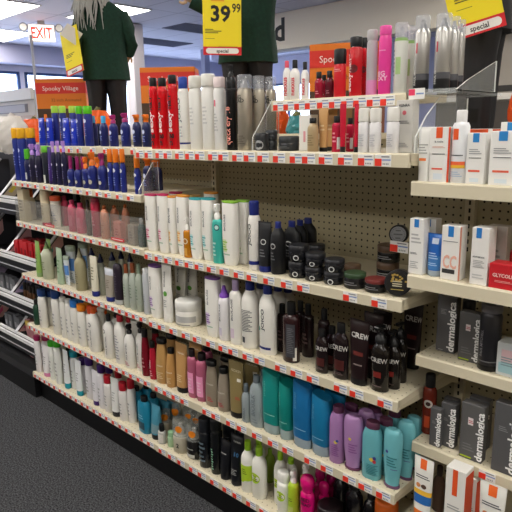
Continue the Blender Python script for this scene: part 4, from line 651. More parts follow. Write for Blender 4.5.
('M3','ct',2.2861,0.0931,0.7884,0.0641,0.0325,0.2161,"tall black gel tube with pale block lettering, leftmost of rear ones, middle bay's third shelf","tall black gel tube set, middle bay's third shelf"),
('M3','ct',2.2820,0.1534,0.7883,0.0652,0.0331,0.2070,"tall black gel tube with pale block lettering, middle of rear ones, middle bay's third shelf","tall black gel tube set, middle bay's third shelf"),
('M3','cp',2.3510,0.0317,0.7891,0.0615,0.0434,0.2069,"black bottle with pump and pale block lettering, front one, middle bay's third shelf","black bottle set, middle bay's third shelf"),
('M3','cp',2.3720,0.0698,0.7893,0.0517,0.0363,0.1857,"black bottle with pump and pale block lettering, left of rear two, middle bay's third shelf","black bottle set, middle bay's third shelf"),
('M3','cp',2.3646,0.1240,0.7892,0.0494,0.0345,0.1952,"black bottle with pump and pale block lettering, right of rear two, middle bay's third shelf","black bottle set, middle bay's third shelf"),
('M3','ct',2.3417,0.2431,0.7890,0.0639,0.0324,0.2239,"tall black gel tube with pale block lettering, rightmost of rear ones, middle bay's third shelf","tall black gel tube set, middle bay's third shelf"),
('L4','gd',0.0605,0.0285,0.4799,0.0469,0.0370,0.1526,"dark green bottle, left bay's fourth shelf",None),
('L4','nc',0.1400,0.0325,0.4798,0.0653,0.0451,0.2265,"white bottle with navy cap, left of front two, left bay's fourth shelf","white bottle set, left bay's fourth shelf"),
('L4','nc',0.1332,0.0805,0.4798,0.0662,0.0456,0.2088,"white bottle with navy cap, rear one, left bay's fourth shelf","white bottle set, left bay's fourth shelf"),
('L4','nc',0.3025,0.0342,0.4795,0.0702,0.0484,0.2502,"white bottle with navy cap, right of front two, left bay's fourth shelf","white bottle set, left bay's fourth shelf"),
('L4','ww',0.3921,0.0266,0.4794,0.0482,0.0332,0.2292,"plain white slim bottle, leftmost of front ones, left bay's fourth shelf","plain white slim bottle set, left bay's fourth shelf"),
('L4','ww',0.4516,0.0264,0.4793,0.0475,0.0328,0.2297,"plain white slim bottle, middle of front ones, left bay's fourth shelf","plain white slim bottle set, left bay's fourth shelf"),
('L4','bc',0.5068,0.0308,0.4792,0.0604,0.0416,0.2340,"white bottle with bright blue cap, front one, left bay's fourth shelf","white bottle set, left bay's fourth shelf"),
('L4','bc',0.4091,0.1174,0.4793,0.0629,0.0434,0.2003,"white bottle with bright blue cap, rear one, left bay's fourth shelf","white bottle set, left bay's fourth shelf"),
('L4','yo',0.5780,0.0305,0.4791,0.0594,0.0409,0.2266,"white bottle with yellow orange cap, front one, left bay's fourth shelf","white bottle set, left bay's fourth shelf"),
('L4','ro',0.6326,0.0495,0.4790,0.0438,0.0491,0.2229,"white bottle with red orange cap, front one, left bay's fourth shelf","white bottle set, left bay's fourth shelf"),
('L4','yo',0.5150,0.1045,0.4792,0.0545,0.0375,0.2074,"white bottle with yellow orange cap, rear one, left bay's fourth shelf","white bottle set, left bay's fourth shelf"),
('L4','ro',0.5677,0.1267,0.4791,0.0608,0.0419,0.1961,"white bottle with red orange cap, rear one, left bay's fourth shelf","white bottle set, left bay's fourth shelf"),
('L4','oo',0.6894,0.0340,0.4789,0.0709,0.0559,0.2273,"white bottle with orange tip and black roundel, front one, left bay's fourth shelf","white bottle set, left bay's fourth shelf"),
('L4','ww',0.6825,0.0807,0.4789,0.0521,0.0359,0.2145,"plain white slim bottle, rightmost of front ones, left bay's fourth shelf","plain white slim bottle set, left bay's fourth shelf"),
('L4','wb',0.8221,0.0371,0.4787,0.0689,0.0543,0.2234,"white bottle with black nozzle and black roundel, front one, left bay's fourth shelf","white bottle set, left bay's fourth shelf"),
('L4','oo',0.6398,0.1298,0.4790,0.0613,0.0483,0.1827,"white bottle with orange tip and black roundel, rear one, left bay's fourth shelf","white bottle set, left bay's fourth shelf"),
('L4','wb',0.7732,0.1113,0.4787,0.0651,0.0513,0.2100,"white bottle with black nozzle and black roundel, rear one, left bay's fourth shelf","white bottle set, left bay's fourth shelf"),
('L4','wr',0.9221,0.0379,0.4785,0.0758,0.0559,0.2398,"large white bottle with red cap, front one, left bay's fourth shelf","large white bottle set, left bay's fourth shelf"),
('L4','wr',0.8709,0.1223,0.4786,0.0724,0.0533,0.1969,"large white bottle with red cap, rear one, left bay's fourth shelf","large white bottle set, left bay's fourth shelf"),
('L4','wk',1.0018,0.0338,0.4784,0.0605,0.0476,0.2140,"white bottle with black spray top, left one of two, left bay's fourth shelf","white bottle set, left bay's fourth shelf"),
('L4','ww',0.9626,0.0946,0.4784,0.0547,0.0376,0.2090,"plain white slim bottle, rear one, left bay's fourth shelf","plain white slim bottle set, left bay's fourth shelf"),
('L4','wk',1.0720,0.0473,0.4782,0.0541,0.0426,0.2361,"white bottle with black spray top, right one of two, left bay's fourth shelf","white bottle set, left bay's fourth shelf"),
('L4','rd',1.1321,0.0288,0.4781,0.0478,0.0376,0.2219,"oxblood red bottle with black cap, front one, left bay's fourth shelf","oxblood red bottle set, left bay's fourth shelf"),
('L4','rd',1.0914,0.1173,0.4782,0.0549,0.0431,0.2032,"oxblood red bottle with black cap, rear one, left bay's fourth shelf","oxblood red bottle set, left bay's fourth shelf"),
('L4','re',1.1899,0.0265,0.4780,0.0419,0.0329,0.1792,"cherry red bottle with black cap, left bay's fourth shelf",None),
('M4','ta',1.2490,0.0344,0.4781,0.0723,0.0487,0.2059,"tall golden tan bottle with black cap, middle bay's fourth shelf",None),
('L4','ta',1.1965,0.1291,0.4780,0.0794,0.0464,0.1851,"tall golden tan bottle with black cap, left bay's fourth shelf",None),
('M4','tb',1.3132,0.0347,0.4785,0.0514,0.0495,0.1760,"short golden tan bottle with black cap, middle bay's fourth shelf",None),
('M4','tt',1.3899,0.0313,0.4788,0.0728,0.0425,0.2179,"golden tan tube with black foot, front one, middle bay's fourth shelf","golden tan tube set, middle bay's fourth shelf"),
('M4','tt',1.3540,0.1396,0.4787,0.0809,0.0471,0.1914,"golden tan tube with black foot, rear one, middle bay's fourth shelf","golden tan tube set, middle bay's fourth shelf"),
('M4','pk',1.4630,0.0275,0.4792,0.0513,0.0351,0.2108,"clear pink bottle with black cap, left of front two, middle bay's fourth shelf","clear pink bottle set, middle bay's fourth shelf"),
('M4','pk',1.5174,0.0350,0.4795,0.0540,0.0499,0.2059,"clear pink bottle with black cap, right of front two, middle bay's fourth shelf","clear pink bottle set, middle bay's fourth shelf"),
('M4','pk',1.4410,0.1275,0.4791,0.0633,0.0432,0.1979,"clear pink bottle with black cap, rear one, middle bay's fourth shelf","clear pink bottle set, middle bay's fourth shelf"),
('M4','gt',1.5811,0.0296,0.4798,0.0675,0.0393,0.1935,"tall taupe bottle with black cap, front one, middle bay's fourth shelf","tall taupe bottle set, middle bay's fourth shelf"),
('M4','gt',1.5612,0.1261,0.4797,0.0691,0.0401,0.1754,"tall taupe bottle with black cap, rear one, middle bay's fourth shelf","tall taupe bottle set, middle bay's fourth shelf"),
('M4','gs',1.6463,0.0363,0.4801,0.0610,0.0526,0.1811,"short taupe bottle with black cap, middle bay's fourth shelf",None),
('M4','gu',1.7239,0.0284,0.4805,0.0698,0.0368,0.2284,"olive gold tube with black foot, front one, middle bay's fourth shelf","olive gold tube set, middle bay's fourth shelf"),
('M4','gu',1.7029,0.1365,0.4804,0.0767,0.0403,0.2098,"olive gold tube with black foot, rear one, middle bay's fourth shelf","olive gold tube set, middle bay's fourth shelf"),
('M4','sm',1.7789,0.0255,0.4808,0.0386,0.0310,0.1521,"small frosted silver bottle, middle bay's fourth shelf",None),
('M4','sl',1.8325,0.0287,0.4810,0.0649,0.0374,0.2025,"frosted silver bottle with grey cap, front one, middle bay's fourth shelf","frosted silver bottle set, middle bay's fourth shelf"),
('M4','sl',1.7891,0.1142,0.4808,0.0624,0.0359,0.1860,"frosted silver bottle with grey cap, rear one, middle bay's fourth shelf","frosted silver bottle set, middle bay's fourth shelf"),
('M4','te',1.9069,0.0302,0.4814,0.0772,0.0404,0.2468,"tall sea green bottle with slanted shoulder and clear foot, middle bay's fourth shelf",None),
('M4','tf',1.9736,0.0418,0.4817,0.0568,0.0636,0.2201,"short sea green bottle with slanted shoulder and clear foot, front one, middle bay's fourth shelf","short sea green bottle set, middle bay's fourth shelf"),
('M4','tf',1.8874,0.1372,0.4813,0.0794,0.0413,0.2103,"short sea green bottle with slanted shoulder and clear foot, rear one, middle bay's fourth shelf","short sea green bottle set, middle bay's fourth shelf"),
('M4','be',2.0514,0.0306,0.4821,0.0798,0.0412,0.2470,"tall ocean blue bottle with slanted shoulder and clear foot, front one, middle bay's fourth shelf","tall ocean blue bottle set, middle bay's fourth shelf"),
('M4','be',1.9874,0.1574,0.4818,0.0800,0.0412,0.2318,"tall ocean blue bottle with slanted shoulder and clear foot, rear one, middle bay's fourth shelf","tall ocean blue bottle set, middle bay's fourth shelf"),
('M4','bf',2.1296,0.0373,0.4825,0.0757,0.0546,0.2234,"short ocean blue bottle with slanted shoulder and clear foot, front one, middle bay's fourth shelf","short ocean blue bottle set, middle bay's fourth shelf"),
('M4','bf',2.1252,0.1179,0.4825,0.0819,0.0417,0.2093,"short ocean blue bottle with slanted shoulder and clear foot, rear one, middle bay's fourth shelf","short ocean blue bottle set, middle bay's fourth shelf"),
('M4','pu',2.1960,0.0390,0.4828,0.0521,0.0580,0.1983,"orchid purple bottle with plum lid, front one, middle bay's fourth shelf","orchid purple bottle set, middle bay's fourth shelf"),
('M4','pu',2.2020,0.1041,0.4828,0.0679,0.0449,0.1798,"orchid purple bottle with plum lid, left of rear two, middle bay's fourth shelf","orchid purple bottle set, middle bay's fourth shelf"),
('M4','pv',2.2602,0.0325,0.4831,0.0682,0.0451,0.1877,"orchid purple bottle standing on plum cap, front one, middle bay's fourth shelf","orchid purple bottle standing on plum cap set, middle bay's fourth shelf"),
('M4','pv',2.2721,0.0881,0.4832,0.0650,0.0427,0.1879,"orchid purple bottle standing on plum cap, rear one, middle bay's fourth shelf","orchid purple bottle standing on plum cap set, middle bay's fourth shelf"),
('M4','pu',2.2584,0.1587,0.4831,0.0667,0.0437,0.1705,"orchid purple bottle with plum lid, right of rear two, middle bay's fourth shelf","orchid purple bottle set, middle bay's fourth shelf"),
('M4','pq',2.3324,0.0314,0.4835,0.0653,0.0428,0.1927,"aqua bottle with plum lid, front one, middle bay's fourth shelf","aqua bottle set, middle bay's fourth shelf"),
('M4','pq',2.3521,0.0770,0.4836,0.0619,0.0403,0.1919,"aqua bottle with plum lid, left of rear two, middle bay's fourth shelf","aqua bottle set, middle bay's fourth shelf"),
('M4','pr',2.4061,0.0302,0.4838,0.0624,0.0404,0.1928,"aqua bottle standing on plum cap, front one, middle bay's fourth shelf","aqua bottle standing on plum cap set, middle bay's fourth shelf"),
('M4','pq',2.3363,0.1564,0.4835,0.0602,0.0390,0.1831,"aqua bottle with plum lid, right of rear two, middle bay's fourth shelf","aqua bottle set, middle bay's fourth shelf"),
('M4','pr',2.4138,0.0963,0.4839,0.0599,0.0386,0.1957,"aqua bottle standing on plum cap, left of rear two, middle bay's fourth shelf","aqua bottle standing on plum cap set, middle bay's fourth shelf"),
('M4','pr',2.4040,0.1657,0.4838,0.0579,0.0374,0.1816,"aqua bottle standing on plum cap, right of rear two, middle bay's fourth shelf","aqua bottle standing on plum cap set, middle bay's fourth shelf"),
('L5','kh',-0.2291,0.0970,0.1750,0.0565,0.0221,0.0802,"pink and yellow cosmetics pouch, left bay's bottom deck",None),
('L5','mg',0.0266,0.0284,0.1750,0.0532,0.0367,0.2260,"white bottle with magenta lid, front one, left bay's bottom deck","white bottle set, left bay's bottom deck"),
('L5','mg',0.0309,0.0770,0.1750,0.0618,0.0427,0.2114,"white bottle with magenta lid, rear one, left bay's bottom deck","white bottle set, left bay's bottom deck"),
('L5','mt',0.1226,0.0295,0.1750,0.0661,0.0390,0.1899,"white tube with pink foot, left bay's bottom deck",None),
('L5','gc',0.2030,0.0277,0.1750,0.0513,0.0354,0.2352,"white bottle with green lid, left one of two, left bay's bottom deck","white bottle set, left bay's bottom deck"),
('L5','gc',0.2785,0.0259,0.1750,0.0576,0.0398,0.2546,"white bottle with green lid, right one of two, left bay's bottom deck","white bottle set, left bay's bottom deck"),
('L5','ww',0.1789,0.1038,0.1750,0.0524,0.0361,0.1947,"plain white slim bottle, left bay's bottom deck",None),
('L5','tg',0.3655,0.0261,0.1750,0.0546,0.0322,0.2235,"white tube with teal foot, left one of two, left bay's bottom deck","white tube set, left bay's bottom deck"),
('L5','tc',0.3999,0.0552,0.1750,0.0566,0.0390,0.2178,"white bottle with teal lid, left bay's bottom deck",None),
('L5','tg',0.4993,0.0256,0.1750,0.0529,0.0312,0.2016,"white tube with teal foot, right one of two, left bay's bottom deck","white tube set, left bay's bottom deck"),
('L5','vc',0.4834,0.0585,0.1750,0.0487,0.0336,0.1983,"white bottle with deep purple cap, leftmost of front ones, left bay's bottom deck","white bottle set, left bay's bottom deck"),
('L5','vc',0.5784,0.0470,0.1750,0.0610,0.0421,0.2336,"white bottle with deep purple cap, middle of front ones, left bay's bottom deck","white bottle set, left bay's bottom deck"),
('L5','vt',0.6679,0.0270,0.1750,0.0579,0.0341,0.1922,"white tube with deep purple foot, left bay's bottom deck",None),
('L5','vc',0.7239,0.0317,0.1750,0.0519,0.0434,0.2402,"white bottle with deep purple cap, rightmost of front ones, left bay's bottom deck","white bottle set, left bay's bottom deck"),
('L5','vc',0.6787,0.1042,0.1750,0.0537,0.0370,0.1924,"white bottle with deep purple cap, rear one, left bay's bottom deck","white bottle set, left bay's bottom deck"),
('L5','rc',0.7813,0.0305,0.1750,0.0557,0.0411,0.1968,"white bottle with crimson cap, leftmost of front ones, left bay's bottom deck","white bottle set, left bay's bottom deck"),
('L5','rt',0.8487,0.0282,0.1750,0.0619,0.0364,0.2015,"white tube with black foot, left bay's bottom deck",None),
('L5','rc',0.7633,0.1044,0.1750,0.0505,0.0373,0.1942,"white bottle with crimson cap, rear one, left bay's bottom deck","white bottle set, left bay's bottom deck"),
('L5','rc',0.9168,0.0299,0.1750,0.0539,0.0397,0.2003,"white bottle with crimson cap, middle of front ones, left bay's bottom deck","white bottle set, left bay's bottom deck"),
('L5','rc',0.9634,0.0464,0.1750,0.0440,0.0408,0.2248,"white bottle with crimson cap, rightmost of front ones, left bay's bottom deck","white bottle set, left bay's bottom deck"),
('L5','bb',0.9431,0.0897,0.1750,0.0743,0.0436,0.1662,"cyan blue bottle with black cap, left of front two, left bay's bottom deck","cyan blue bottle set, left bay's bottom deck"),
('L5','bb',0.9661,0.1336,0.1750,0.0743,0.0436,0.1686,"cyan blue bottle with black cap, left of rear two, left bay's bottom deck","cyan blue bottle set, left bay's bottom deck"),
('L5','bb',1.0878,0.0344,0.1750,0.0833,0.0489,0.1801,"cyan blue bottle with black cap, right of front two, left bay's bottom deck","cyan blue bottle set, left bay's bottom deck"),
('L5','bb',1.0737,0.0968,0.1750,0.0714,0.0419,0.1680,"cyan blue bottle with black cap, right of rear two, left bay's bottom deck","cyan blue bottle set, left bay's bottom deck"),
('L5','bx',1.1764,0.0351,0.1750,0.0660,0.0502,0.1649,"blue to smoke tube with black foot, front one, left bay's bottom deck","blue to smoke tube set, left bay's bottom deck"),
('L5','bx',1.0917,0.1418,0.1750,0.0781,0.0457,0.1207,"blue to smoke tube with black foot, left of rear two, left bay's bottom deck","blue to smoke tube set, left bay's bottom deck"),
('L5','bx',1.0987,0.1909,0.1750,0.0785,0.0459,0.0940,"blue to smoke tube with black foot, right of rear two, left bay's bottom deck","blue to smoke tube set, left bay's bottom deck"),
('M5','sw',1.2307,0.0227,0.1750,0.0426,0.0335,0.0926,"tiny bottle with white label and black cap, middle bay's bottom deck",None),
('L5','cy',1.1801,0.0884,0.1750,0.0461,0.0517,0.1191,"beige bottle under a clear overcap with orange sticker, front one, left bay's bottom deck","beige bottle under a clear overcap set, left bay's bottom deck"),
('M5','gj',1.2848,0.0364,0.1750,0.0364,0.0407,0.0707,"pale green round tub, middle bay's bottom deck",None),
('L5','cy',1.1979,0.1376,0.1750,0.0465,0.0520,0.1369,"beige bottle under a clear overcap with orange sticker, rear one, left bay's bottom deck","beige bottle under a clear overcap set, left bay's bottom deck"),
('M5','cy',1.3442,0.0435,0.1750,0.0801,0.0669,0.1499,"beige bottle under a clear overcap with orange sticker, front one, middle bay's bottom deck","beige bottle under a clear overcap set, middle bay's bottom deck"),
('M5','cy',1.2461,0.1767,0.1750,0.0745,0.0622,0.1178,"beige bottle under a clear overcap with orange sticker, rear one, middle bay's bottom deck","beige bottle under a clear overcap set, middle bay's bottom deck"),
('M5','cj',1.4294,0.0496,0.1750,0.0760,0.0672,0.1543,"black jar under a clear overcap with orange sticker, front one, middle bay's bottom deck","black jar under a clear overcap set, middle bay's bottom deck"),
('M5','cj',1.3275,0.1567,0.1750,0.0704,0.0622,0.1334,"black jar under a clear overcap with orange sticker, rear one, middle bay's bottom deck","black jar under a clear overcap set, middle bay's bottom deck"),
('M5','kk',1.5168,0.0378,0.1750,0.0555,0.0555,0.2231,"black can with grey lettering, front one, middle bay's bottom deck","black can set, middle bay's bottom deck"),
('M5','kn',1.5889,0.0351,0.1750,0.0502,0.0502,0.2453,"black can with mint green upright lettering, middle bay's bottom deck",None),
('M5','kq',1.6445,0.0359,0.1750,0.0568,0.0518,0.1688,"slim black tube, middle bay's bottom deck",None),
('M5','kv',1.7064,0.0436,0.1750,0.0647,0.0672,0.2104,"wide black tube with blue numerals, middle bay's bottom deck",None),
('M5','kk',1.5717,0.1217,0.1750,0.0519,0.0519,0.1765,"black can with grey lettering, left of rear two, middle bay's bottom deck","black can set, middle bay's bottom deck"),
('M5','kk',1.6056,0.1539,0.1750,0.0384,0.0384,0.1477,"black can with grey lettering, right of rear two, middle bay's bottom deck","black can set, middle bay's bottom deck"),
('M5','gw',1.7695,0.0378,0.1750,0.0568,0.0556,0.2124,"white and lime bottle with lime cap, front one, middle bay's bottom deck","white and lime bottle set, middle bay's bottom deck"),
('M5','gx',1.8306,0.0371,0.1750,0.0633,0.0543,0.2104,"white bottle with lime cap and lime disc, left of front two, middle bay's bottom deck","white bottle set, middle bay's bottom deck"),
('M5','gw',1.7417,0.1284,0.1750,0.0616,0.0449,0.1736,"white and lime bottle with lime cap, rear one, middle bay's bottom deck","white and lime bottle set, middle bay's bottom deck"),
('M5','gz',1.7934,0.1381,0.1750,0.0406,0.0455,0.1406,"moss green bottle with lime cap, middle bay's bottom deck",None),
('M5','gx',1.9144,0.0648,0.1750,0.0469,0.0526,0.2137,"white bottle with lime cap and lime disc, right of front two, middle bay's bottom deck","white bottle set, middle bay's bottom deck"),
('M5','gm',1.9579,0.0345,0.1750,0.0560,0.0491,0.1632,"short white foam bottle with lime leaf, middle bay's bottom deck",None),
('M5','gy',2.0068,0.0321,0.1750,0.0394,0.0442,0.1887,"lime bottle with white spray top, front one, middle bay's bottom deck","lime bottle set, middle bay's bottom deck"),
('M5','gx',1.8967,0.1472,0.1750,0.0582,0.0422,0.1391,"white bottle with lime cap and lime disc, rear one, middle bay's bottom deck","white bottle set, middle bay's bottom deck"),
('M5','gy',2.0044,0.1070,0.1750,0.0481,0.0420,0.1775,"lime bottle with white spray top, rear one, middle bay's bottom deck","lime bottle set, middle bay's bottom deck"),
('M5','hp',2.0710,0.0324,0.1750,0.0545,0.0448,0.1974,"hot pink bottle with bulbous cap, left one of two, middle bay's bottom deck","hot pink bottle set, middle bay's bottom deck"),
('M5','hq',2.0627,0.1167,0.1750,0.0401,0.0449,0.1813,"dark magenta bottle with bulbous cap, left one of two, middle bay's bottom deck","dark magenta bottle set, middle bay's bottom deck"),
('M5','hq',2.0828,0.1578,0.1750,0.0403,0.0451,0.1455,"dark magenta bottle with bulbous cap, right one of two, middle bay's bottom deck","dark magenta bottle set, middle bay's bottom deck"),
('M5','hp',2.0986,0.0936,0.1750,0.0394,0.0441,0.1514,"hot pink bottle with bulbous cap, right one of two, middle bay's bottom deck","hot pink bottle set, middle bay's bottom deck"),
('M5','hk',2.1328,0.1506,0.1750,0.0561,0.0628,0.1871,"glossy black bottle, leftmost, middle bay's bottom deck","glossy black bottle set, middle bay's bottom deck"),
('M5','hj',2.1539,0.0556,0.1750,0.0911,0.0911,0.1087,"round black and pink tub, middle bay's bottom deck",None),
('M5','hk',2.2016,0.1327,0.1750,0.0688,0.0526,0.1783,"glossy black bottle, middle, middle bay's bottom deck","glossy black bottle set, middle bay's bottom deck"),
('M5','hk',2.2640,0.1521,0.1750,0.0593,0.0664,0.1577,"glossy black bottle, rightmost, middle bay's bottom deck","glossy black bottle set, middle bay's bottom deck"),
('M5','oj',2.3477,0.1052,0.1750,0.0775,0.0775,0.1947,"clear tub with orange lid and green rim, middle bay's bottom deck",None),
('M1','rs',1.3120,0.0177,1.5020,0.0355,0.0355,0.2721,"red aerosol can with black cap, leftmost, middle bay's top shelf","red aerosol can set, middle bay's top shelf"),
('M1','rs',1.3673,0.0194,1.5020,0.0389,0.0389,0.2683,"red aerosol can with black cap, middle, middle bay's top shelf","red aerosol can set, middle bay's top shelf"),
('M1','rs',1.4348,0.0150,1.5020,0.0381,0.0381,0.2742,"red aerosol can with black cap, rightmost, middle bay's top shelf","red aerosol can set, middle bay's top shelf"),
('M1','jh',1.4899,0.0207,1.5020,0.0414,0.0414,0.2634,"white aerosol can with royal blue cap, middle bay's top shelf",None),
('M1','wh',1.5546,0.0240,1.5020,0.0480,0.0480,0.2624,"tall plain white aerosol can, left one of two, middle bay's top shelf","tall plain white aerosol can set, middle bay's top shelf"),
('M1','wh',1.6244,0.0253,1.5020,0.0506,0.0506,0.2642,"tall plain white aerosol can, right one of two, middle bay's top shelf","tall plain white aerosol can set, middle bay's top shelf"),
('M1','wn',1.6862,0.0213,1.5020,0.0425,0.0425,0.2495,"white aerosol can with pink dash, middle bay's top shelf",None),
('M1','tr',1.7472,0.0191,1.5020,0.0381,0.0381,0.2839,"slim black can with coral 18 lettering, middle bay's top shelf",None),
('M1','si',1.8054,0.0256,1.5020,0.0511,0.0511,0.2476,"brushed silver can with clear overcap, front one, middle bay's top shelf","brushed silver can set, middle bay's top shelf"),
('M1','si',1.8316,0.0664,1.5020,0.0411,0.0411,0.2446,"brushed silver can with clear overcap, left of rear two, middle bay's top shelf","brushed silver can set, middle bay's top shelf"),
('M1','si',1.8427,0.1149,1.5020,0.0382,0.0382,0.2429,"brushed silver can with clear overcap, right of rear two, middle bay's top shelf","brushed silver can set, middle bay's top shelf"),
('M1','jc',1.8854,0.0217,1.5020,0.0435,0.0435,0.0580,"dark jar with pale ring badge, middle bay's top shelf",None),
('M1','jt',1.8852,0.0663,1.5020,0.0418,0.0418,0.0671,"dark grey round tin, rear one, middle bay's top shelf","dark grey round tin set, middle bay's top shelf"),
('M1','jt',1.9711,0.0586,1.5020,0.0655,0.0655,0.0471,"dark grey round tin, front one, middle bay's top shelf","dark grey round tin set, middle bay's top shelf"),
('M1','yb',2.0379,0.0760,1.5020,0.0450,0.0400,0.1116,"tall white carton, middle bay's top shelf",None),
('M1','yk',2.1040,0.0149,1.5020,0.0363,0.0298,0.1007,"champagne bottle with black cap, middle bay's top shelf",None),
('M1','yt',2.1293,0.0339,1.5020,0.0327,0.0151,0.1293,"gold tan tube with black foot, front one, middle bay's top shelf","gold tan tube set, middle bay's top shelf"),
('M1','yt',2.1111,0.0968,1.5020,0.0447,0.0206,0.1308,"gold tan tube with black foot, rear one, middle bay's top shelf","gold tan tube set, middle bay's top shelf"),
('M1','yr',2.1833,0.0284,1.5020,0.0323,0.0248,0.1045,"red bottle with black cap and white barcode, front one, middle bay's top shelf","red bottle set, middle bay's top shelf"),
('M1','yx',2.2170,0.0107,1.5020,0.0204,0.0094,0.1370,"narrow crimson tube with black foot, left one of two, middle bay's top shelf","narrow crimson tube set, middle bay's top shelf"),
('M1','yr',2.2038,0.0660,1.5020,0.0258,0.0198,0.0982,"red bottle with black cap and white barcode, rear one, middle bay's top shelf","red bottle set, middle bay's top shelf"),
('M1','yx',2.2618,0.0134,1.5020,0.0133,0.0149,0.1352,"narrow crimson tube with black foot, right one of two, middle bay's top shelf","narrow crimson tube set, middle bay's top shelf"),
('M1','wz',2.2853,0.0159,1.5020,0.0318,0.0318,0.1234,"short plain white aerosol can, leftmost, middle bay's top shelf","short plain white aerosol can set, middle bay's top shelf"),
('M1','wz',2.3227,0.0163,1.5020,0.0325,0.0325,0.1221,"short plain white aerosol can, middle, middle bay's top shelf","short plain white aerosol can set, middle bay's top shelf"),
('M1','wz',2.3772,0.0170,1.5020,0.0341,0.0341,0.1227,"short plain white aerosol can, rightmost, middle bay's top shelf","short plain white aerosol can set, middle bay's top shelf"),
('M1','yw',2.3995,0.0535,1.5020,0.0500,0.0350,0.1404,"slim grey white carton with pink dot, middle bay's top shelf",None),
('M0','xp',1.9448,0.0812,1.6611,0.0290,0.0225,0.1244,"white bottle with coral spray cap, middle bay's raised top shelf",None),
('M0','xk',1.9797,0.0798,1.6611,0.0357,0.0276,0.1243,"white bottle with black cap and red lettering, left, middle bay's raised top shelf","white bottle set, middle bay's raised top shelf"),
('M0','xk',2.0198,0.0808,1.6611,0.0280,0.0216,0.1148,"white bottle with black cap and red lettering, right, middle bay's raised top shelf","white bottle set, middle bay's raised top shelf"),
('M0','xr',2.0750,0.0812,1.6611,0.0290,0.0224,0.0805,"small dark red bottle with black cap, front one, middle bay's raised top shelf","small dark red bottle set, middle bay's raised top shelf"),
('M0','xr',2.0611,0.1255,1.6611,0.0244,0.0188,0.0749,"small dark red bottle with black cap, rear one, middle bay's raised top shelf","small dark red bottle set, middle bay's raised top shelf"),
('M0','xm',2.1109,0.0870,1.6611,0.0285,0.0219,0.0810,"small maroon bottle with black cap, middle bay's raised top shelf",None),
('M0','xc',2.1509,0.0851,1.6611,0.0392,0.0301,0.1405,"red can with tall black cap, middle bay's raised top shelf",None),
('M0','xd',2.2052,0.0888,1.6611,0.0376,0.0376,0.1684,"tall red can with black cap and red ring, front one, middle bay's raised top shelf","tall red can set, middle bay's raised top shelf"),
('M0','xd',2.1932,0.1494,1.6611,0.0267,0.0267,0.1727,"tall red can with black cap and red ring, rear one, middle bay's raised top shelf","tall red can set, middle bay's raised top shelf"),
('M0','xg',2.2619,0.0854,1.6611,0.0308,0.0308,0.1804,"grey to pink aerosol can, middle bay's raised top shelf",None),
('M0','xh',2.3029,0.0878,1.6611,0.0355,0.0355,0.1862,"shocking pink aerosol can, middle bay's raised top shelf",None),
('M0','xl',2.3528,0.0886,1.6611,0.0371,0.0371,0.1877,"white can with green print and clear cap, front one, middle bay's raised top shelf","white can set, middle bay's raised top shelf"),
('M0','xl',2.3418,0.1584,1.6611,0.0246,0.0246,0.1888,"white can with green print and clear cap, rear one, middle bay's raised top shelf","white can set, middle bay's raised top shelf"),
('M0','xs',2.4147,0.0904,1.6611,0.0407,0.0407,0.1973,"brushed steel can with clear overcap, left of front two, middle bay's raised top shelf","brushed steel can set, middle bay's raised top shelf"),
('M0','xs',2.4745,0.0907,1.6611,0.0415,0.0415,0.1941,"brushed steel can with clear overcap, right of front two, middle bay's raised top shelf","brushed steel can set, middle bay's raised top shelf"),
('M0','xs',2.4588,0.1829,1.6611,0.0330,0.0330,0.1996,"brushed steel can with clear overcap, left of rear two, middle bay's raised top shelf","brushed steel can set, middle bay's raised top shelf"),
('M0','xs',2.4537,0.2380,1.6611,0.0233,0.0233,0.1989,"brushed steel can with clear overcap, right of rear two, middle bay's raised top shelf","brushed steel can set, middle bay's raised top shelf"),
('R1','fw',2.4685,0.0259,1.4290,0.0343,0.0158,0.1416,"white sunscreen tube with orange foot stripe, right bay's top shelf",None),
('R1','fo',2.5121,0.0340,1.4290,0.0500,0.0320,0.1410,"white carton with orange top tab and orange side, right bay's top shelf",None),
('R1','fc',2.5597,0.0395,1.4290,0.0429,0.0429,0.1819,"white sunscreen spray can with orange square, right bay's top shelf",None),
('R1','fd',2.5770,0.1190,1.4290,0.0500,0.0300,0.1341,"white carton with orange tab in the back row, left, right bay's top shelf","white carton set, right bay's top shelf"),
('R1','fb',2.6088,0.0355,1.4290,0.0450,0.0350,0.1252,"white carton with blue top tab, left of front two, right bay's top shelf","white carton set, right bay's top shelf"),
('R1','fb',2.6746,0.0380,1.4290,0.0600,0.0400,0.1293,"white carton with blue top tab, right of front two, right bay's top shelf","white carton set, right bay's top shelf"),
('R1','fb',2.6621,0.1115,1.4290,0.0500,0.0350,0.1501,"white carton with blue top tab, rear one, right bay's top shelf","white carton set, right bay's top shelf"),
('R1','fd',2.6030,0.1520,1.4290,0.0500,0.0300,0.1334,"white carton with orange tab in the back row, right, right bay's top shelf","white carton set, right bay's top shelf"),
('R2','hb',2.4598,0.0355,1.1730,0.0420,0.0350,0.1542,"tall white carton with blue tab, front one, right bay's second shelf","tall white carton set, right bay's second shelf"),
('R2','hb',2.4563,0.1115,1.1730,0.0420,0.0350,0.1445,"tall white carton with blue tab, rear one, right bay's second shelf","tall white carton set, right bay's second shelf"),
('R2','ht',2.5061,0.0436,1.1730,0.0463,0.0391,0.1155,"blue face wash tube with clear foot, right bay's second shelf",None),
('R2','hc',2.5580,0.0405,1.1730,0.0500,0.0450,0.1450,"white carton with two large peach letters, right bay's second shelf",None),
('R2','hd',2.6364,0.0405,1.1730,0.0450,0.0450,0.1480,"white carton with blue tab and grey print, right bay's second shelf",None),
('R2','hg',2.6522,0.0990,1.1730,0.0500,0.0300,0.1459,"clear grey blister box, right bay's second shelf",None),
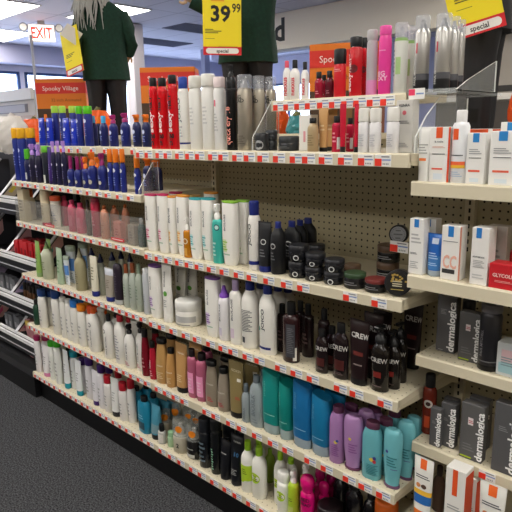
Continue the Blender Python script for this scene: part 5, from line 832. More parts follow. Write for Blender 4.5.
('R2','hr',2.7022,0.0390,1.1730,0.0750,0.0500,0.0633,"red carton with pale lettering, front one, right bay's second shelf","red carton set, right bay's second shelf"),
('R2','hr',2.6734,0.1310,1.1730,0.0600,0.0300,0.0750,"red carton with pale lettering, rear one, right bay's second shelf","red carton set, right bay's second shelf"),
('R3','da',2.5004,0.1580,0.9160,0.0580,0.0300,0.1704,"tall charcoal carton with upright white lettering, right bay's third shelf",None),
('R3','de',2.5410,0.2025,0.9160,0.0375,0.0375,0.1585,"dark bottle behind the cartons, right bay's third shelf",None),
('R3','db',2.5820,0.1310,0.9160,0.0600,0.0280,0.1455,"charcoal carton with lime base line and white square, right bay's third shelf",None),
('R3','dd',2.6426,0.1119,0.9160,0.0577,0.0577,0.1875,"tall gunmetal spray can, right bay's third shelf",None),
('R3','df',2.7029,0.1120,0.9160,0.0600,0.0500,0.0932,"pale iridescent carton, right bay's third shelf",None),
('R4','dm',2.4571,0.1521,0.6350,0.0436,0.0368,0.1952,"amber red bottle with black cap and ring badge, right bay's fourth shelf",None),
('R4','dc',2.5100,0.0970,0.6350,0.0330,0.0200,0.1218,"plain charcoal carton with upright white lettering, leftmost, right bay's fourth shelf","plain charcoal carton set, right bay's fourth shelf"),
('R4','dc',2.5386,0.1205,0.6350,0.0450,0.0250,0.1395,"plain charcoal carton with upright white lettering, middle, right bay's fourth shelf","plain charcoal carton set, right bay's fourth shelf"),
('R4','da',2.5161,0.1830,0.6350,0.0450,0.0200,0.1238,"tall charcoal carton with upright white lettering, left one of two, right bay's fourth shelf","tall charcoal carton set, right bay's fourth shelf"),
('R4','db',2.6195,0.1020,0.6350,0.0660,0.0300,0.1716,"charcoal carton with lime base line and white square, right bay's fourth shelf",None),
('R4','da',2.6045,0.1805,0.6350,0.0600,0.0250,0.1548,"tall charcoal carton with upright white lettering, right one of two, right bay's fourth shelf","tall charcoal carton set, right bay's fourth shelf"),
('R4','dc',2.7159,0.0980,0.6350,0.0700,0.0300,0.2058,"plain charcoal carton with upright white lettering, rightmost, right bay's fourth shelf","plain charcoal carton set, right bay's fourth shelf"),
('R5','ds',2.5132,0.0232,0.4050,0.0570,0.0263,0.2216,"kids sunscreen tube with blue and orange bands, left, right bay's lowest visible shelf","kids sunscreen tube set, right bay's lowest visible shelf"),
('R5','kd',2.5177,0.1206,0.4050,0.0376,0.0277,0.1516,"dark brown bottle, right bay's lowest visible shelf",None),
('R5','dt',2.6153,0.0350,0.4050,0.0580,0.0500,0.2333,"white carton with orange stripe and orange side, front one, right bay's lowest visible shelf","white carton set, right bay's lowest visible shelf"),
('R5','dt',2.6384,0.0910,0.4050,0.0300,0.0500,0.1911,"white carton with orange stripe and orange side, rear one, right bay's lowest visible shelf","white carton set, right bay's lowest visible shelf"),
('R5','ds',2.7136,0.0250,0.4050,0.0651,0.0300,0.2263,"kids sunscreen tube with blue and orange bands, right, right bay's lowest visible shelf","kids sunscreen tube set, right bay's lowest visible shelf"),
]

# ================================================================ the room
CRM='d8cfb6'
def struct(name,mb): o=mb.build(name); o['kind']='structure'; return o
X0,X1,Y0,Y1=-8.2,8.0,-6.5,9.2
fl=MB(); cm=bpy.data.materials.new('carpet'); cm.use_nodes=True
nt=cm.node_tree; b=nt.nodes['Principled BSDF']; b.inputs['Roughness'].default_value=.95; b.inputs['Specular IOR Level'].default_value=.1
tc=nt.nodes.new('ShaderNodeTexCoord'); nz=nt.nodes.new('ShaderNodeTexNoise'); nz.inputs['Scale'].default_value=140; nz.inputs['Detail'].default_value=6
rp=nt.nodes.new('ShaderNodeValToRGB'); rp.color_ramp.elements[0].position=.35; rp.color_ramp.elements[1].position=.7
rp.color_ramp.elements[0].color=lin('202124'); rp.color_ramp.elements[1].color=lin('626366')
nt.links.new(tc.outputs['Object'],nz.inputs['Vector']); nt.links.new(nz.outputs['Fac'],rp.inputs[0]); nt.links.new(rp.outputs[0],b.inputs['Base Color'])
bu=nt.nodes.new('ShaderNodeBump'); bu.inputs['Strength'].default_value=.5; bu.inputs['Distance'].default_value=.004; nt.links.new(nz.outputs['Fac'],bu.inputs['Height']); nt.links.new(bu.outputs[0],b.inputs['Normal'])
fl.box(X0,X1,Y0,Y1,-.05,0,cm); struct('floor',fl)
# ceiling of tiles in a grid, window daylight's blue tint put into their colour
ctm=bpy.data.materials.new('ceiling_tiles'); ctm.use_nodes=True; nt=ctm.node_tree; b=nt.nodes['Principled BSDF']; b.inputs['Roughness'].default_value=.9
tc=nt.nodes.new('ShaderNodeTexCoord'); bk=nt.nodes.new('ShaderNodeTexBrick'); bk.offset=0; bk.inputs['Color1'].default_value=lin('d8d7e4'); bk.inputs['Color2'].default_value=lin('d0d0e0'); bk.inputs['Mortar'].default_value=lin('b2b2c4')
bk.inputs['Scale'].default_value=1; bk.inputs['Mortar Size'].default_value=.012; bk.inputs['Brick Width'].default_value=1.2; bk.inputs['Row Height'].default_value=.6
nt.links.new(tc.outputs['Object'],bk.inputs['Vector']); nt.links.new(bk.outputs['Color'],b.inputs['Base Color'])
c=MB(); c.box(X0,X1,Y0,Y1,CEIL,CEIL+.05,ctm); struct('ceiling',c)
wm=mat('c9c8da',.8); wb=mat('c9c0b0',.8)
w=MB(); w.box(X0,X1,Y0-.1,Y0,0,CEIL,wb); struct('wall_front',w)
w=MB(); w.box(X1,X1+.1,Y0,Y1,0,CEIL,wb); struct('wall_right',w)
w=MB(); # window wall: solid below 1.6 and above 2.75
w.box(X0-.1,X0,Y0,Y1,0,1.2,wm); w.box(X0-.1,X0,Y0,Y1,2.74,CEIL,wm)
for y0,y1 in ((Y0,0),(3.9,4.05),(7.1,7.7),(9.0,Y1)): w.box(X0-.1,X0,y0,y1,1.2,2.74,wm)
struct('wall_left',w)
w=MB(); w.box(X0,-6.6,Y1,Y1+.1,0,CEIL,wm); w.box(-6.6,-5.0,Y1,Y1+.1,0,.3,wm); w.box(-6.6,-5.0,Y1,Y1+.1,2.6,CEIL,wm); w.box(-5.0,-3.9,Y1,Y1+.1,0,CEIL,wm); w.box(-3.9,-3.5,Y1,Y1+.1,2.6,CEIL,wm); w.box(-3.5,X1,Y1,Y1+.1,0,CEIL,wm)
struct('wall_back',w)
def window(n,x0,x1,y0,y1,z0,z1,alongY,nm):
    f=MB(); fm=mat('39507c',.4); g=MB(); t=.05
    if alongY:
        for k in range(nm+1):
            y=y0+(y1-y0)*k/nm; f.box(x0-.04,x0+.02,y-t/2,y+t/2,z0,z1,fm)
        f.box(x0-.04,x0+.02,y0,y1,z1-t,z1,fm); f.box(x0-.04,x0+.02,y0,y1,z0,z0+t,fm)
        g.box(x0-.02,x0-.015,y0,y1,z0,z1,clear('cfe0f4',.93,.05))
    else:
        for k in range(nm+1):
            x=x0+(x1-x0)*k/nm; f.box(x-t/2,x+t/2,y0-.02,y0+.04,z0,z1,fm)
        f.box(x0,x1,y0-.02,y0+.04,z1-t,z1,fm); g.box(x0,x1,y0+.015,y0+.02,z0,z1,clear('cfe0f4',.93,.05))
    o=f.build(n); o['kind']='structure'; q=g.build('window_pane',o)
window('window_1',X0,X0,0,3.9,1.2,2.74,True,3); window('window_2',X0,X0,4.05,7.1,1.2,2.74,True,2); window('window_3',X0,X0,7.7,9.0,1.2,2.74,True,1)
window('window_4',-6.6,-5.0,Y1,Y1,.3,2.6,False,2); window('window_5',-3.9,-3.5,Y1,Y1,0,2.6,False,1)
tr=MB(); tr.box(X0,X0+.35,Y0,Y1,2.86,3.2,mat('a9a9c0',.8)); struct('trim_1',tr)
tr=MB(); tr.box(-5.9,3.0,6.9,7.2,2.95,3.2,mat('a9a9c0',.8)); struct('trim_2',tr)
# sign band hanging from the ceiling, with its black letter
BY=5.24
s=MB(); s.box(-3.25,7.9,BY,BY+.25,2.69,3.19,mat('f0e8d8',.7)); bh=s.build('hanging_sign_band'); 
s=MB(); flat_text(s,'d',-2.60,2.965,.30,mat('16161a',.5),y=BY-.004,bold=.03); o=s.build('lettering',bh); o['label']='bold black letter d'
tag(bh,'long cream overhead sign band with a bold black letter','sign')
# partition behind the right-hand bay
s=MB(); s.box(-.35,7.9,5.7,5.8,0,2.6,mat('a39c92',.8)); s.box(-.35,7.9,5.69,5.7,1.95,2.02,mat('35332f',.6)); s.box(-.35,7.9,5.66,5.7,1.86,1.93,mat('dcd8cf',.5)); s.box(-.35,7.9,5.69,5.7,.2,1.84,mat('4a443e',.7)); struct('wall_partition',s)
# columns
s=MB(); s.bbox(-.11,.11,-.11,.11,0,CEIL-.001,mat('d2ccd0',.7),.01); o=s.build('column',loc=(-4.75,4.22,0)); tag(o,'square white building column behind the orange boxes','column')
s=MB(); s.bbox(-.07,.07,-.07,.07,0,CEIL-.001,mat('8e90a8',.5),.01); o=s.build('column',loc=(-6.2,7.0,0)); tag(o,'slim grey post near the windows, left of hanging price sign','column')
# ceiling lights
def troffer():
    r=empty('ceiling_light'); f=MB(); fm=mat('e6e6e8',.5)
    for a in ((-.62,.62,-.32,-.30),(-.62,.62,.30,.32),(-.62,-.60,-.30,.30),(.60,.62,-.30,.30)): f.box(a[0],a[1],a[2],a[3],-.012,-.001,fm)
    f.build('frame',r); d=MB(); dm=mat('fffaf0',.5,0,0); 
    m=bpy.data.materials.new('lamp_diffuser'); m.use_nodes=True; bb=m.node_tree.nodes['Principled BSDF']; bb.inputs['Emission Color'].default_value=LAMP_COL+(1,); bb.inputs['Emission Strength'].default_value=LAMP
    d.box(-.6,.6,-.3,.3,-.008,-.003,m); d.build('diffuser',r); return r
tp=troffer(); fi=True
WH={(-4.95,2.2):'cut by the top left corner',(-7.05,3.15):'behind the exit sign',(-4.25,3.45):'right of the grey haired figure'}
for (x,y) in LIGHTS:
    o=tp if fi else copy_tree(tp); fi=False
    o.location=(x,y,CEIL)
    o['label']='recessed fluorescent ceiling panel '+WH.get((x,y),'outside the photo, over the aisles'); o['category']='ceiling light'; o['group']='ceiling light panels' if (x,y) in WH else 'ceiling light panels over the aisles out of view'
def vent(x,y,l):
    v=MB(); v.box(-.6,.6,-.3,.3,-.01,-.001,mat('6f7086',.8)); 
    for k in range(9): v.box(-.58,.58,-.27+k*.065,-.25+k*.065,-.016,-.01,mat('5e5f74',.8))
    o=v.build('ceiling_vent',loc=(x,y,CEIL)); o.rotation_euler=(0,0,math.pi/2); tag(o,l,'vent','ceiling vents')
vent(-4.4,5.35,'dark grey ceiling vent grille left of hanging price sign'); vent(-6.0,5.65,'dark grey ceiling vent grille farther off by white column')
# exit sign on the ceiling with two lamp heads
r=empty('exit_sign',(-5.38,3.02,.10),math.radians(64),label='lit exit sign with red letters and two emergency lamp heads',cat='sign')
s=MB(); s.bbox(-.19,.19,-.035,.035,2.80,3.05,mat('e8e4e0',.5),.008); s.box(-.05,.05,-.03,.03,3.05,3.099,mat('b8b4b0',.5)); s.build('housing',r)
s=MB(); s.box(-.175,.175,-.038,-.036,2.815,3.035,mat('fff2ea',.5,0,1.6)); s.build('face_panel',r)
s=MB(); flat_text(s,'EXIT',0,2.925,.155,mat('e8322a',.5,0,2.0),y=-.0395,bold=.03,wmax=.3); o=s.build('lettering',r); o['label']='red EXIT letters'
for sx in (-1,1):
    s=MB(); M=Matrix.Translation((sx*.25,0,3.0))@Matrix.Rotation(math.pi/2,4,'X'); s.lathe([(-.05,.03),(-.03,.055),(.05,.06),(.055,.05)],mat('8a8a88',.3,.6),M=M,n=16); s.lathe([(.056,.048),(.057,.046)],mat('e0ddd4',.2),M=M,n=16)
    s.tube([(sx*.19,0,3.02),(sx*.25,0,3.02)],.012,mat('8a8a88',.4)); s.build('lamp_head',r)
s=MB(); s.box(-.013,.013,-.013,.013,0,2.74,mat('c9c8cc',.4)); o=s.build('post',loc=(-3.87,2.10,0)); tag(o,'thin pale post standing below the exit sign','post')
# tall white fixture of the next aisle, far left
s=MB(); wf=mat('d5cdc4',.6); s.box(-7.4,-4.15,2.2,2.7,0,2.12,wf); s.box(-7.4,-4.15,2.16,2.2,2.0,2.14,mat('e6e0d8',.5)); s.box(-7.3,-4.35,2.19,2.2,1.84,1.95,mat('8f8c94',.6)); s.box(-5.6,-4.4,2.18,2.19,1.85,1.94,mat('bdbac0',.6)); s.box(-7.4,-4.15,2.17,2.2,.1,1.8,mat('cdb8ac',.6))
o=s.build('display_fixture'); tag(o,'tall cream display fixture of the next aisle, under the windows','shelf unit')

# ================================================================ gondola
PEG=holes('b0a688','1e1a10',(0,2),rad=.0037,rough=.5)
PEGD=holes(CRM,'8a8064',(0,1),pitch=.0254,rad=.0025,rough=.45,ylim=.16)
CR=mat(CRM,.42); CR2=mat('cbc1a6',.42)
D=.402
ZTOP=1.53
def slots(mb,x,z0,z1,y,m1,m2):
    mb.box(x-.016,x+.016,y-.02,y,z0,z1,m1)
    z=z0+.03
    while z<z1-.03: mb.box(x-.003,x+.003,y-.0215,y-.02,z,z+.014,m2); z+=.0254
BAYS=[('left',0,1.219,'left shelving bay with punched cream back panel and black kick plate'),('middle',1.219,2.438,'middle shelving bay with punched back panel behind the hair care rows'),('right',2.438,3.657,'right shelving bay with punched back panel behind the skin care')]
for n,x0,x1,lb in BAYS:
    r=empty('gondola_frame',(x0,0,0),label=lb,cat='shelf unit')
    s=MB(); s.box(0,x1-x0,.424,.440,.15,ZTOP,PEG); s.box(0,x1-x0,.418,.446,ZTOP,ZTOP+.022,CR); s.build('back_panel',r)
    s=MB(); slots(s,0,.15,ZTOP,.424,CR2,mat('1c1810',.8)); s.build('upright',r)
    if n=='right':
        s=MB(); slots(s,x1-x0,.15,ZTOP,.424,CR2,mat('1c1810',.8)); s.build('upright',r)
    s=MB(); s.box(0.0,x1-x0,.035,.05,0,.142,mat('0e0e10',.4)); s.box(0,x1-x0,.05,.42,0,.02,mat('0e0e10',.5)); s.build('kick_plate',r)
    s=MB(); s.box(.0,x1-x0,.424,.445,.0,.15,mat('19191b',.5)); s.build('base',r)
TAGM=(mat('f0efec',.5),mat('ec3a28',.5),mat('88a0d0',.5),mat('8c8e94',.5))
def price_tag_mesh(w,h,small):
    t=MB(); a,rd,bl,gy=TAGM
    t.box(0,w,-.0012,0,-h,0,a)
    if small: t.box(w*.0,w*.42,-.0018,-.0012,-h*.95,-h*.28,rd); t.box(w*.5,w*.95,-.0018,-.0012,-h*.56,-h*.42,bl); t.box(w*.4,w*.9,-.0018,-.0012,-h*.22,-h*.12,gy)
    else:
        t.box(w*.0,w*.42,-.0018,-.0012,-h*.98,-h*.34,rd); t.box(w*.44,w*.97,-.0018,-.0012,-h*.50,-h*.38,bl); t.box(w*.40,w*.90,-.0018,-.0012,-h*.22,-h*.12,gy)
        for k in range(4): t.box(w*(.5+.1*k),w*(.55+.1*k),-.0018,-.0012,-h*.86,-h*.72,gy)
    return t
TM={}
def shelf(key,label,z1,z2,x1,x2,yf,tags,tw,th,small=False,deckmat=None,d=D,thin=False,gap=0):
    r=empty('store_shelf',((x1+x2)/2,yf,z1),label=label,cat='shelf',group=None)
    cx=(x1+x2)/2; zf=lambda x:(z2-z1)*((x+cx-x1)/(x2-x1))
    L=x1-cx+.001; Rr=x2-cx-.001; t=.020
    s=MB(); s.box(L,Rr,0,d-yf-.002,-t,0,deckmat or PEGD,zf=zf); 
    s.build('deck',r)
    s=MB(); hgt=th+.005
    vs=[(x,y,z+zf(x)) for x in (L,Rr) for y,z in ((-.004,.0015),(-.0075,-.003),(-.004-.004,-hgt),(.004,-hgt),(.004,.0015))]
    s.add(vs,[(0,5,6,1),(1,6,7,2),(2,7,8,3),(3,8,9,4),(4,9,5,0),(0,1,2,3,4),(9,8,7,6,5)],CR); s.build('front_lip',r)
    if not thin:
        for sx in (L+.0015,Rr-.0015):
            s=MB(); e=.0015
            pr=[(.005,-t),(.005,-.030),(d-yf-.05,-.062),(d-yf-.002,-.085),(d-yf-.002,-t)]
            vs=[(sx+q,y,z+zf(sx)) for q in (-e,e) for y,z in pr]; n=5
            s.add(vs,[tuple(range(n)),tuple(range(2*n-1,n-1,-1))]+[(i,i+n,(i+1)%n+n,(i+1)%n) for i in range(n)],CR2); s.build('bracket',r)
    if (tw,th,small) not in TM: TM[(tw,th,small)]=price_tag_mesh(tw,th,small)
    first=None
    for x in tags:
        if x+tw>x2: continue
        if first is None: first=TM[(tw,th,small)].build('price_tag',r); o=first
        else: o=first.copy(); COL.objects.link(o)
        lx=x-cx; o.location=(lx,-.0078,-.003+zf(lx)); o.rotation_euler=(0,-math.atan((z2-z1)/(x2-x1)),0)
    return r
def spread(x1,x2,n,j=.25,seed=1):
    rr=random.Random(seed); st=(x2-x1)/n; return [x1+st*(k+.1+rr.uniform(-j,j)*.5) for k in range(n)]
M_=1.219
SH=SHELVES
def sh(k): return SH[k]
shelf('L0','raised back shelf of left bay under tall navy bottles',*sh('L0')[:2],0.0,1.2,.15,[x for x in (.30,.38,.47,.60,.72,.83,.95,1.1)],.05,.030,d=D)
shelf('L1','top cream shelf of left bay holding navy bottles',*sh('L1'),spread(.02,1.2,14,seed=2),.05,.024,True)
shelf('L2','second shelf of left bay with clear fronted bins',*sh('L2'),spread(.02,1.2,17,seed=3),.045,.024,True)
shelf('L3','third shelf of left bay holding sage green bottles',*sh('L3'),spread(.015,1.21,21,.1,seed=4),.048,.026,True)
shelf('L4','fourth shelf of left bay holding white bottles with blue and orange caps',*sh('L4'),spread(.015,1.21,21,.1,seed=5),.048,.026,True)
shelf('L5','bottom deck of left bay above the black kick plate',*sh('L5'),spread(.015,1.21,20,.12,seed=6),.048,.026,True,thin=True)
shelf('M1','top shelf of middle bay holding aerosol cans',*sh('M1'),spread(1.22,2.40,19,.3,seed=7),.05,.031)
shelf('M2','second shelf of middle bay with slab bottles and black jars',*sh('M2'),[1.225,1.295,1.36,1.43,1.49,1.55,1.62,1.69,1.765,1.83,1.91,1.99,2.06,2.24,2.34],.05,.029)
shelf('M3','third shelf of middle bay with white and near-black bottles',*sh('M3'),[1.228,1.29,1.37,1.45,1.52,1.60,1.67,1.725,1.80,1.86,1.96,2.03,2.10,2.21,2.27,2.37],.05,.029)
shelf('M4','fourth shelf of middle bay with teal, blue and purple bottles',*sh('M4'),[1.24,1.30,1.36,1.42,1.56,1.615,1.70,1.76,1.84,1.92,1.99,2.09,2.16,2.25,2.31,2.375],.05,.029)
shelf('M5','bottom deck of middle bay above the black kick plate',*sh('M5'),spread(1.235,2.42,17,.2,seed=9),.05,.029,thin=True)
shelf('M0','raised shelf above middle bay with dense red and white price tags',*sh('M0'),spread(sh('M0')[2]+.005,2.40,11,.12,seed=10),.046,.028,d=.30,thin=True)
shelf('R1','top shelf of right bay holding sunscreen',*sh('R1'),[],.05,.031)
shelf('R2','second shelf of right bay holding cartons and a blue tube',*sh('R2'),[],.05,.031)
shelf('R3','third shelf of right bay holding charcoal cartons',*sh('R3'),[],.05,.027)
shelf('R4','fourth shelf of right bay with one price tag',*sh('R4'),[2.655],.047,.027)
shelf('R5','lowest visible shelf of right bay under the kids sunscreen',*sh('R5'),[],.05,.027)
shelf('R6','bottom deck of right bay',.175,.175,2.446,3.66,0,[],.05,.027,thin=True)
# opposite side of the gondola: its top shelf
s=MB(); s.box(-1.3,3.66,.452,.87,1.482,1.502,CR); s.box(-1.3,3.66,.862,.87,1.455,1.50,CR); o=s.build('store_shelf'); tag(o,'top shelf on the far side carrying the costumed figures','shelf')
s=MB(); s.box(-1.3,3.66,.452,.47,.0,1.45,CR2); s.box(-1.3,3.66,.47,.87,0,.17,mat('19191b',.5)); o=s.build('gondola_frame'); tag(o,'far side of the shelving run, hidden behind the back panels','shelf unit')

# acrylic pieces
AC=clear('eef2f2',.90,.05); ACE=clear('f4f6f2',.25,.2)
def acrylic(pts,x,name,label,th=.004):
    s=MB(); n=len(pts); vs=[(q,y,z) for q in (x-th/2,x+th/2) for y,z in pts]
    s.add(vs,[tuple(range(n))[::-1],tuple(range(n,2*n))],AC); s.add(vs,[(i,(i+1)%n,(i+1)%n+n,i+n) for i in range(n)],ACE)
    o=s.build(name); tag(o,label,'shelf divider')
acrylic([(-.004,1.504),(-.004,1.545),(.05,1.600),(.125,1.650),(.30,1.650),(.30,1.505)],2.456,'acrylic_divider','clear acrylic end guard at the right end of middle top shelf')
s=MB(); s.box(2.394,2.53,.062,.36,1.655,1.6610,clear('e8ecec',.82,.08)); s.box(2.394,2.53,.058,.062,1.655,1.668,clear('eef2f0',.75,.1)); o=s.build('acrylic_tray'); tag(o,'clear acrylic tray under the brushed steel cans','tray')
s=MB(); s.box(0,.046,-.0012,0,-.028,0,TAGM[0]); s.box(0,.018,-.0018,-.0012,-.018,-.002,mat('f0406a',.5)); s.box(.022,.044,-.0018,-.0012,-.016,-.012,TAGM[2]); o=s.build('price_tag',loc=(2.40,.056,1.672)); tag(o,'price tag with pink square hanging on the acrylic tray','tag')
acrylic([(.056,1.664),(.12,1.690),(.30,1.748),(.30,1.664)],2.533,'acrylic_divider','clear acrylic wing beside the steel cans on raised shelf')
acrylic([(-.004,1.503),(-.002,1.545),(.10,1.672),(.13,1.672),(.13,1.503)],1.864,'acrylic_divider','clear acrylic divider right of the brushed silver cans')
acrylic([(-.004,1.314),(-.004,1.335),(.075,1.445),(.10,1.445),(.10,1.314)],1.205,'acrylic_divider','clear acrylic divider at the right end of left top shelf')
s=MB(); s.box(.004,1.209,-.003,-.0005,1.0915,1.215,clear('c4c0ba',.84,.15)); 
for k in (.004,1.206): s.box(k,k+.003,-.003,.12,1.0915,1.215,clear('a09c96',.9,.12))
r=s.build('clear_bin_front'); tag(r,'clear plastic bin fronts along the second shelf of left bay','bin')
# shelf edge red strips
for x in (.34,.97):
    s=MB(); s.box(0,.10,-.0015,0,-.014,0,mat('d8313a',.5)); s.box(.008,.092,-.002,-.0015,-.009,-.005,mat('f2d4d0',.5)); o=s.build('shelf_strip',loc=(x,-.004,1.109)); tag(o,'small red strip on the clear bin front, '+('left one' if x<.5 else 'right one'),'strip','red strips on the clear bins')
# peg hook tag by the silver tin
r=empty('peg_hook',(2.335,.0,1.218),label='wire peg hook with a price tag plate above black jars',cat='hook')
s=MB(); s.tube([(0,.42,0),(0,.16,0),(0,.15,.004)],.0025,mat('8a8a88',.3,.8)); s.build('wire',r)
t=price_tag_mesh(.062,.034,False); o=t.build('price_tag',r); o.location=(-.031,.148,.012)

# ================================================================ products
for (sf,st,x,y,z,w,d,h,lab,grp) in DATA:
    z+=.0008 if sf[0] in 'ML' and sf[1]in'23' else .0003
    stack={'M2jb':2,'M1jt':2}.get(sf+st,1)
    if sf=='M2' and st=='jn' and h>.08: stack=2
    if sf=='M1' and st=='jt' and x>1.93: stack=1
    if stack==2:
        hh=h/2
        for k in range(2):
            place(st,x+(.002 if k else 0),y,z+k*hh,w,d,hh-.0008,lab.replace(',',' under its twin,',1) if k==0 else lab.replace(',',' stacked on top,',1),grp or 'stacked round jars')
    else:
        place(st,x,y,z,w,d,h,lab,grp,rz=.0 if STYLES[st][3]=='box' else None)
# round tins standing on edge
def tin(x,y,z,r,t,face,print_,label,rz,tilt):
    e=empty('hair_clay_tin',(x,y,z),label=label,cat='tin'); e.rotation_euler=(tilt,0,rz)
    M=Matrix.Rotation(math.pi/2,4,'X')
    s=MB(); s.lathe([(-t/2,r*.97),(-t/2+.002,r),(t/2-.012,r)],mat('17171a',.3),M=M,n=28); s.build('body',e)
    s=MB(); s.lathe([(t/2-.012,r*1.02),(t/2-.001,r*1.02),(t/2,r*.98)],mat('202024',.3),M=M,n=28); s.lathe([(t/2,r*.86),(t/2+.0008,r*.86)],mat(face,.35),M=M,n=28); s.build('lid',e)
    s=MB()
    if print_=='gold':
        rr=random.Random(3)
        for k in range(16):
            a=rr.uniform(.2,math.pi-.2); q=rr.uniform(.2,.75)*r; s.box(q*math.cos(a)-.003,q*math.cos(a)+.003,-t/2-.0016,-t/2-.0009,q*math.sin(a)-.002,q*math.sin(a)+.003,mat('b89a4a',.4))
        for k in (-.010,-.004,.003): s.box(-.014,.013,-t/2-.0016,-t/2-.0009,k,k+.003,mat('c8c0a4',.4))
        s.box(-.018,.018,-t/2-.0016,-t/2-.0009,-.020,-.018,mat('c8b060',.4))
    else:
        for a0 in range(24):
            a=a0*math.pi/12; s.box(.7*r*math.cos(a)-.0015,.7*r*math.cos(a)+.0015,-t/2-.0016,-t/2-.0009,.7*r*math.sin(a)-.001,.7*r*math.sin(a)+.001,mat('6c6e72',.4))
        for k in (-.012,0,.012): s.box(-.014+abs(k)*.5,.014-abs(k)*.5,-t/2-.0016,-t/2-.0009,k-.002,k+.002,mat('6c6e72',.4))
    s.build('lid_print',e); return e
tin(2.397,.045,1.096+.038,.037,.045,'1c1c1c','gold','round black tin on edge with gold printed lid, near the shelf end',math.radians(18),math.radians(-6))
tin(2.295,.215,1.2085+.031,.029,.03,'9a9da2','grey','round tin with grey lid on edge atop the stacked jars',math.radians(18),math.radians(-4))

# ================================================================ cosmetics display at far left
r=empty('cosmetics_display',(0,0,0),label='black cosmetics display with sloped silver-edged tiers, far left',cat='shelf unit')
BL=mat('121214',.35); SV=mat('d2d3d8',.3,.2); WHT=mat('e8e8ea',.4)
s=MB(); s.box(-1.9,-.006,-.0,.40,0,.13,BL); s.box(-1.9,-.006,.05,.40,.13,.17,BL); s.build('base',r)
s=MB(); s.box(-1.9,-.006,.38,.42,.13,1.44,BL); s.build('back_panel',r)
TIERS=(1.165,.805,.53,.262)
def sloped(mb,x0,x1,pts,m):
    n=len(pts); vs=[(x,y,z) for x in (x0,x1) for y,z in pts]
    mb.add(vs,[tuple(range(n)),tuple(range(2*n-1,n-1,-1))]+[(i,i+n,(i+1)%n+n,(i+1)%n) for i in range(n)],m)
for i,z in enumerate(TIERS):
    s=MB(); sloped(s,-1.9,-.006,[(.11,z-.03),(.11,z-.018),(.378,z-.0),(.378,z-.012)],BL); t=s.build('tier',r)
    s=MB(); s.box(-1.9,-.006,.085,.10,z-.006,z+.014,WHT); s.box(-1.9,-.006,.10,.112,z+.02,z+.034,WHT); s.box(-1.9,-.006,.10,.112,z-.03,z+.02,BL); s.build('edge_strip',t)
    s=MB(); sloped(s,-1.9,-.006,[(.088,z-.075),(.086,z-.007),(.104,z-.007),(.15,z-.075)],mat('1b1c20',.3)); s.box(-1.9,-.006,.083,.086,z-.05,z-.044,SV); s.build('fascia',t)
    for x in (-.012,-.43,-.86,-1.3):
        s=MB(); sloped(s,x-.002,x+.002,[(.10,z+.0),(.10,z+.03),(.30,z+.235),(.36,z+.235),(.36,z+.0)],mat('3a3a40',.4)); dv=s.build('side_divider',t)
        s=MB(); sloped(s,x-.018,x+.012,[(.095,z+.028),(.10,z+.036),(.30,z+.243),(.31,z+.236)],SV); s.build('edge_strip',dv)
        s=MB(); sloped(s,x+.0025,x+.0035,[(.115,z+.03),(.27,z+.185),(.27,z+.10),(.19,z+.02)],mat(('c9b8a0','e8b4b8','b8a8c8','d8a8a0')[i],.4)); s.add([(x+.004,y,q) for y,q in ((.15,z+.05),(.2,z+.1),(.2,z+.07),(.17,z+.04))],[(0,1,2,3)],mat(('d8c84a','6ab0a8','5a78c0','e05a88')[i],.4)); s.build('graphic',dv)
rr=random.Random(11)
def cos_row(st,z,xs,y,w,d,h,lab,grp):
    for k,x in enumerate(xs):
        place(st,x,y+rr.uniform(-.006,.006),z,w,d,h*rr.uniform(.95,1.05),lab,grp,rz=0)
cos_row('rb',.805-.010,[-.066-.062*k for k in range(6)],.16,.05,.036,.118,'small red cosmetics carton in front row of display tier','red cosmetics cartons')
cos_row('rk',.805-.005,[-.08-.062*k for k in range(6)],.225,.05,.036,.12,'dark red cosmetics carton in rear row of display tier','dark red cosmetics cartons')
cos_row('kz',.53-.010,[-.04-.045*k for k in range(4)],.155,.026,.026,.125,'black cosmetics stick at right end of display tier','black cosmetics sticks')
cos_row('ky',.53-.010,[-.225-.045*k for k in range(4)],.155,.026,.026,.11,'bronze cosmetics stick beside the black sticks','bronze cosmetics sticks')
cos_row('kf',.262-.008,[-.12-.068*k for k in range(3)],.155,.06,.03,.12,'peach cosmetics pouch on lowest display tier','peach cosmetics pouches')
cos_row('kh',.262-.010,[-.32,-.38],.155,.055,.03,.12,'pink pouch with yellow top on lowest display tier','pink and yellow pouches')
cos_row('dg',.53-.010,[-.48-.06*k for k in range(5)],.16,.05,.035,.12,'grey cosmetics carton at left frame edge','grey cosmetics cartons')
cos_row('dg',.262-.010,[-.48-.06*k for k in range(4)],.16,.05,.035,.12,'grey cosmetics carton low at left frame edge','low grey cosmetics cartons')

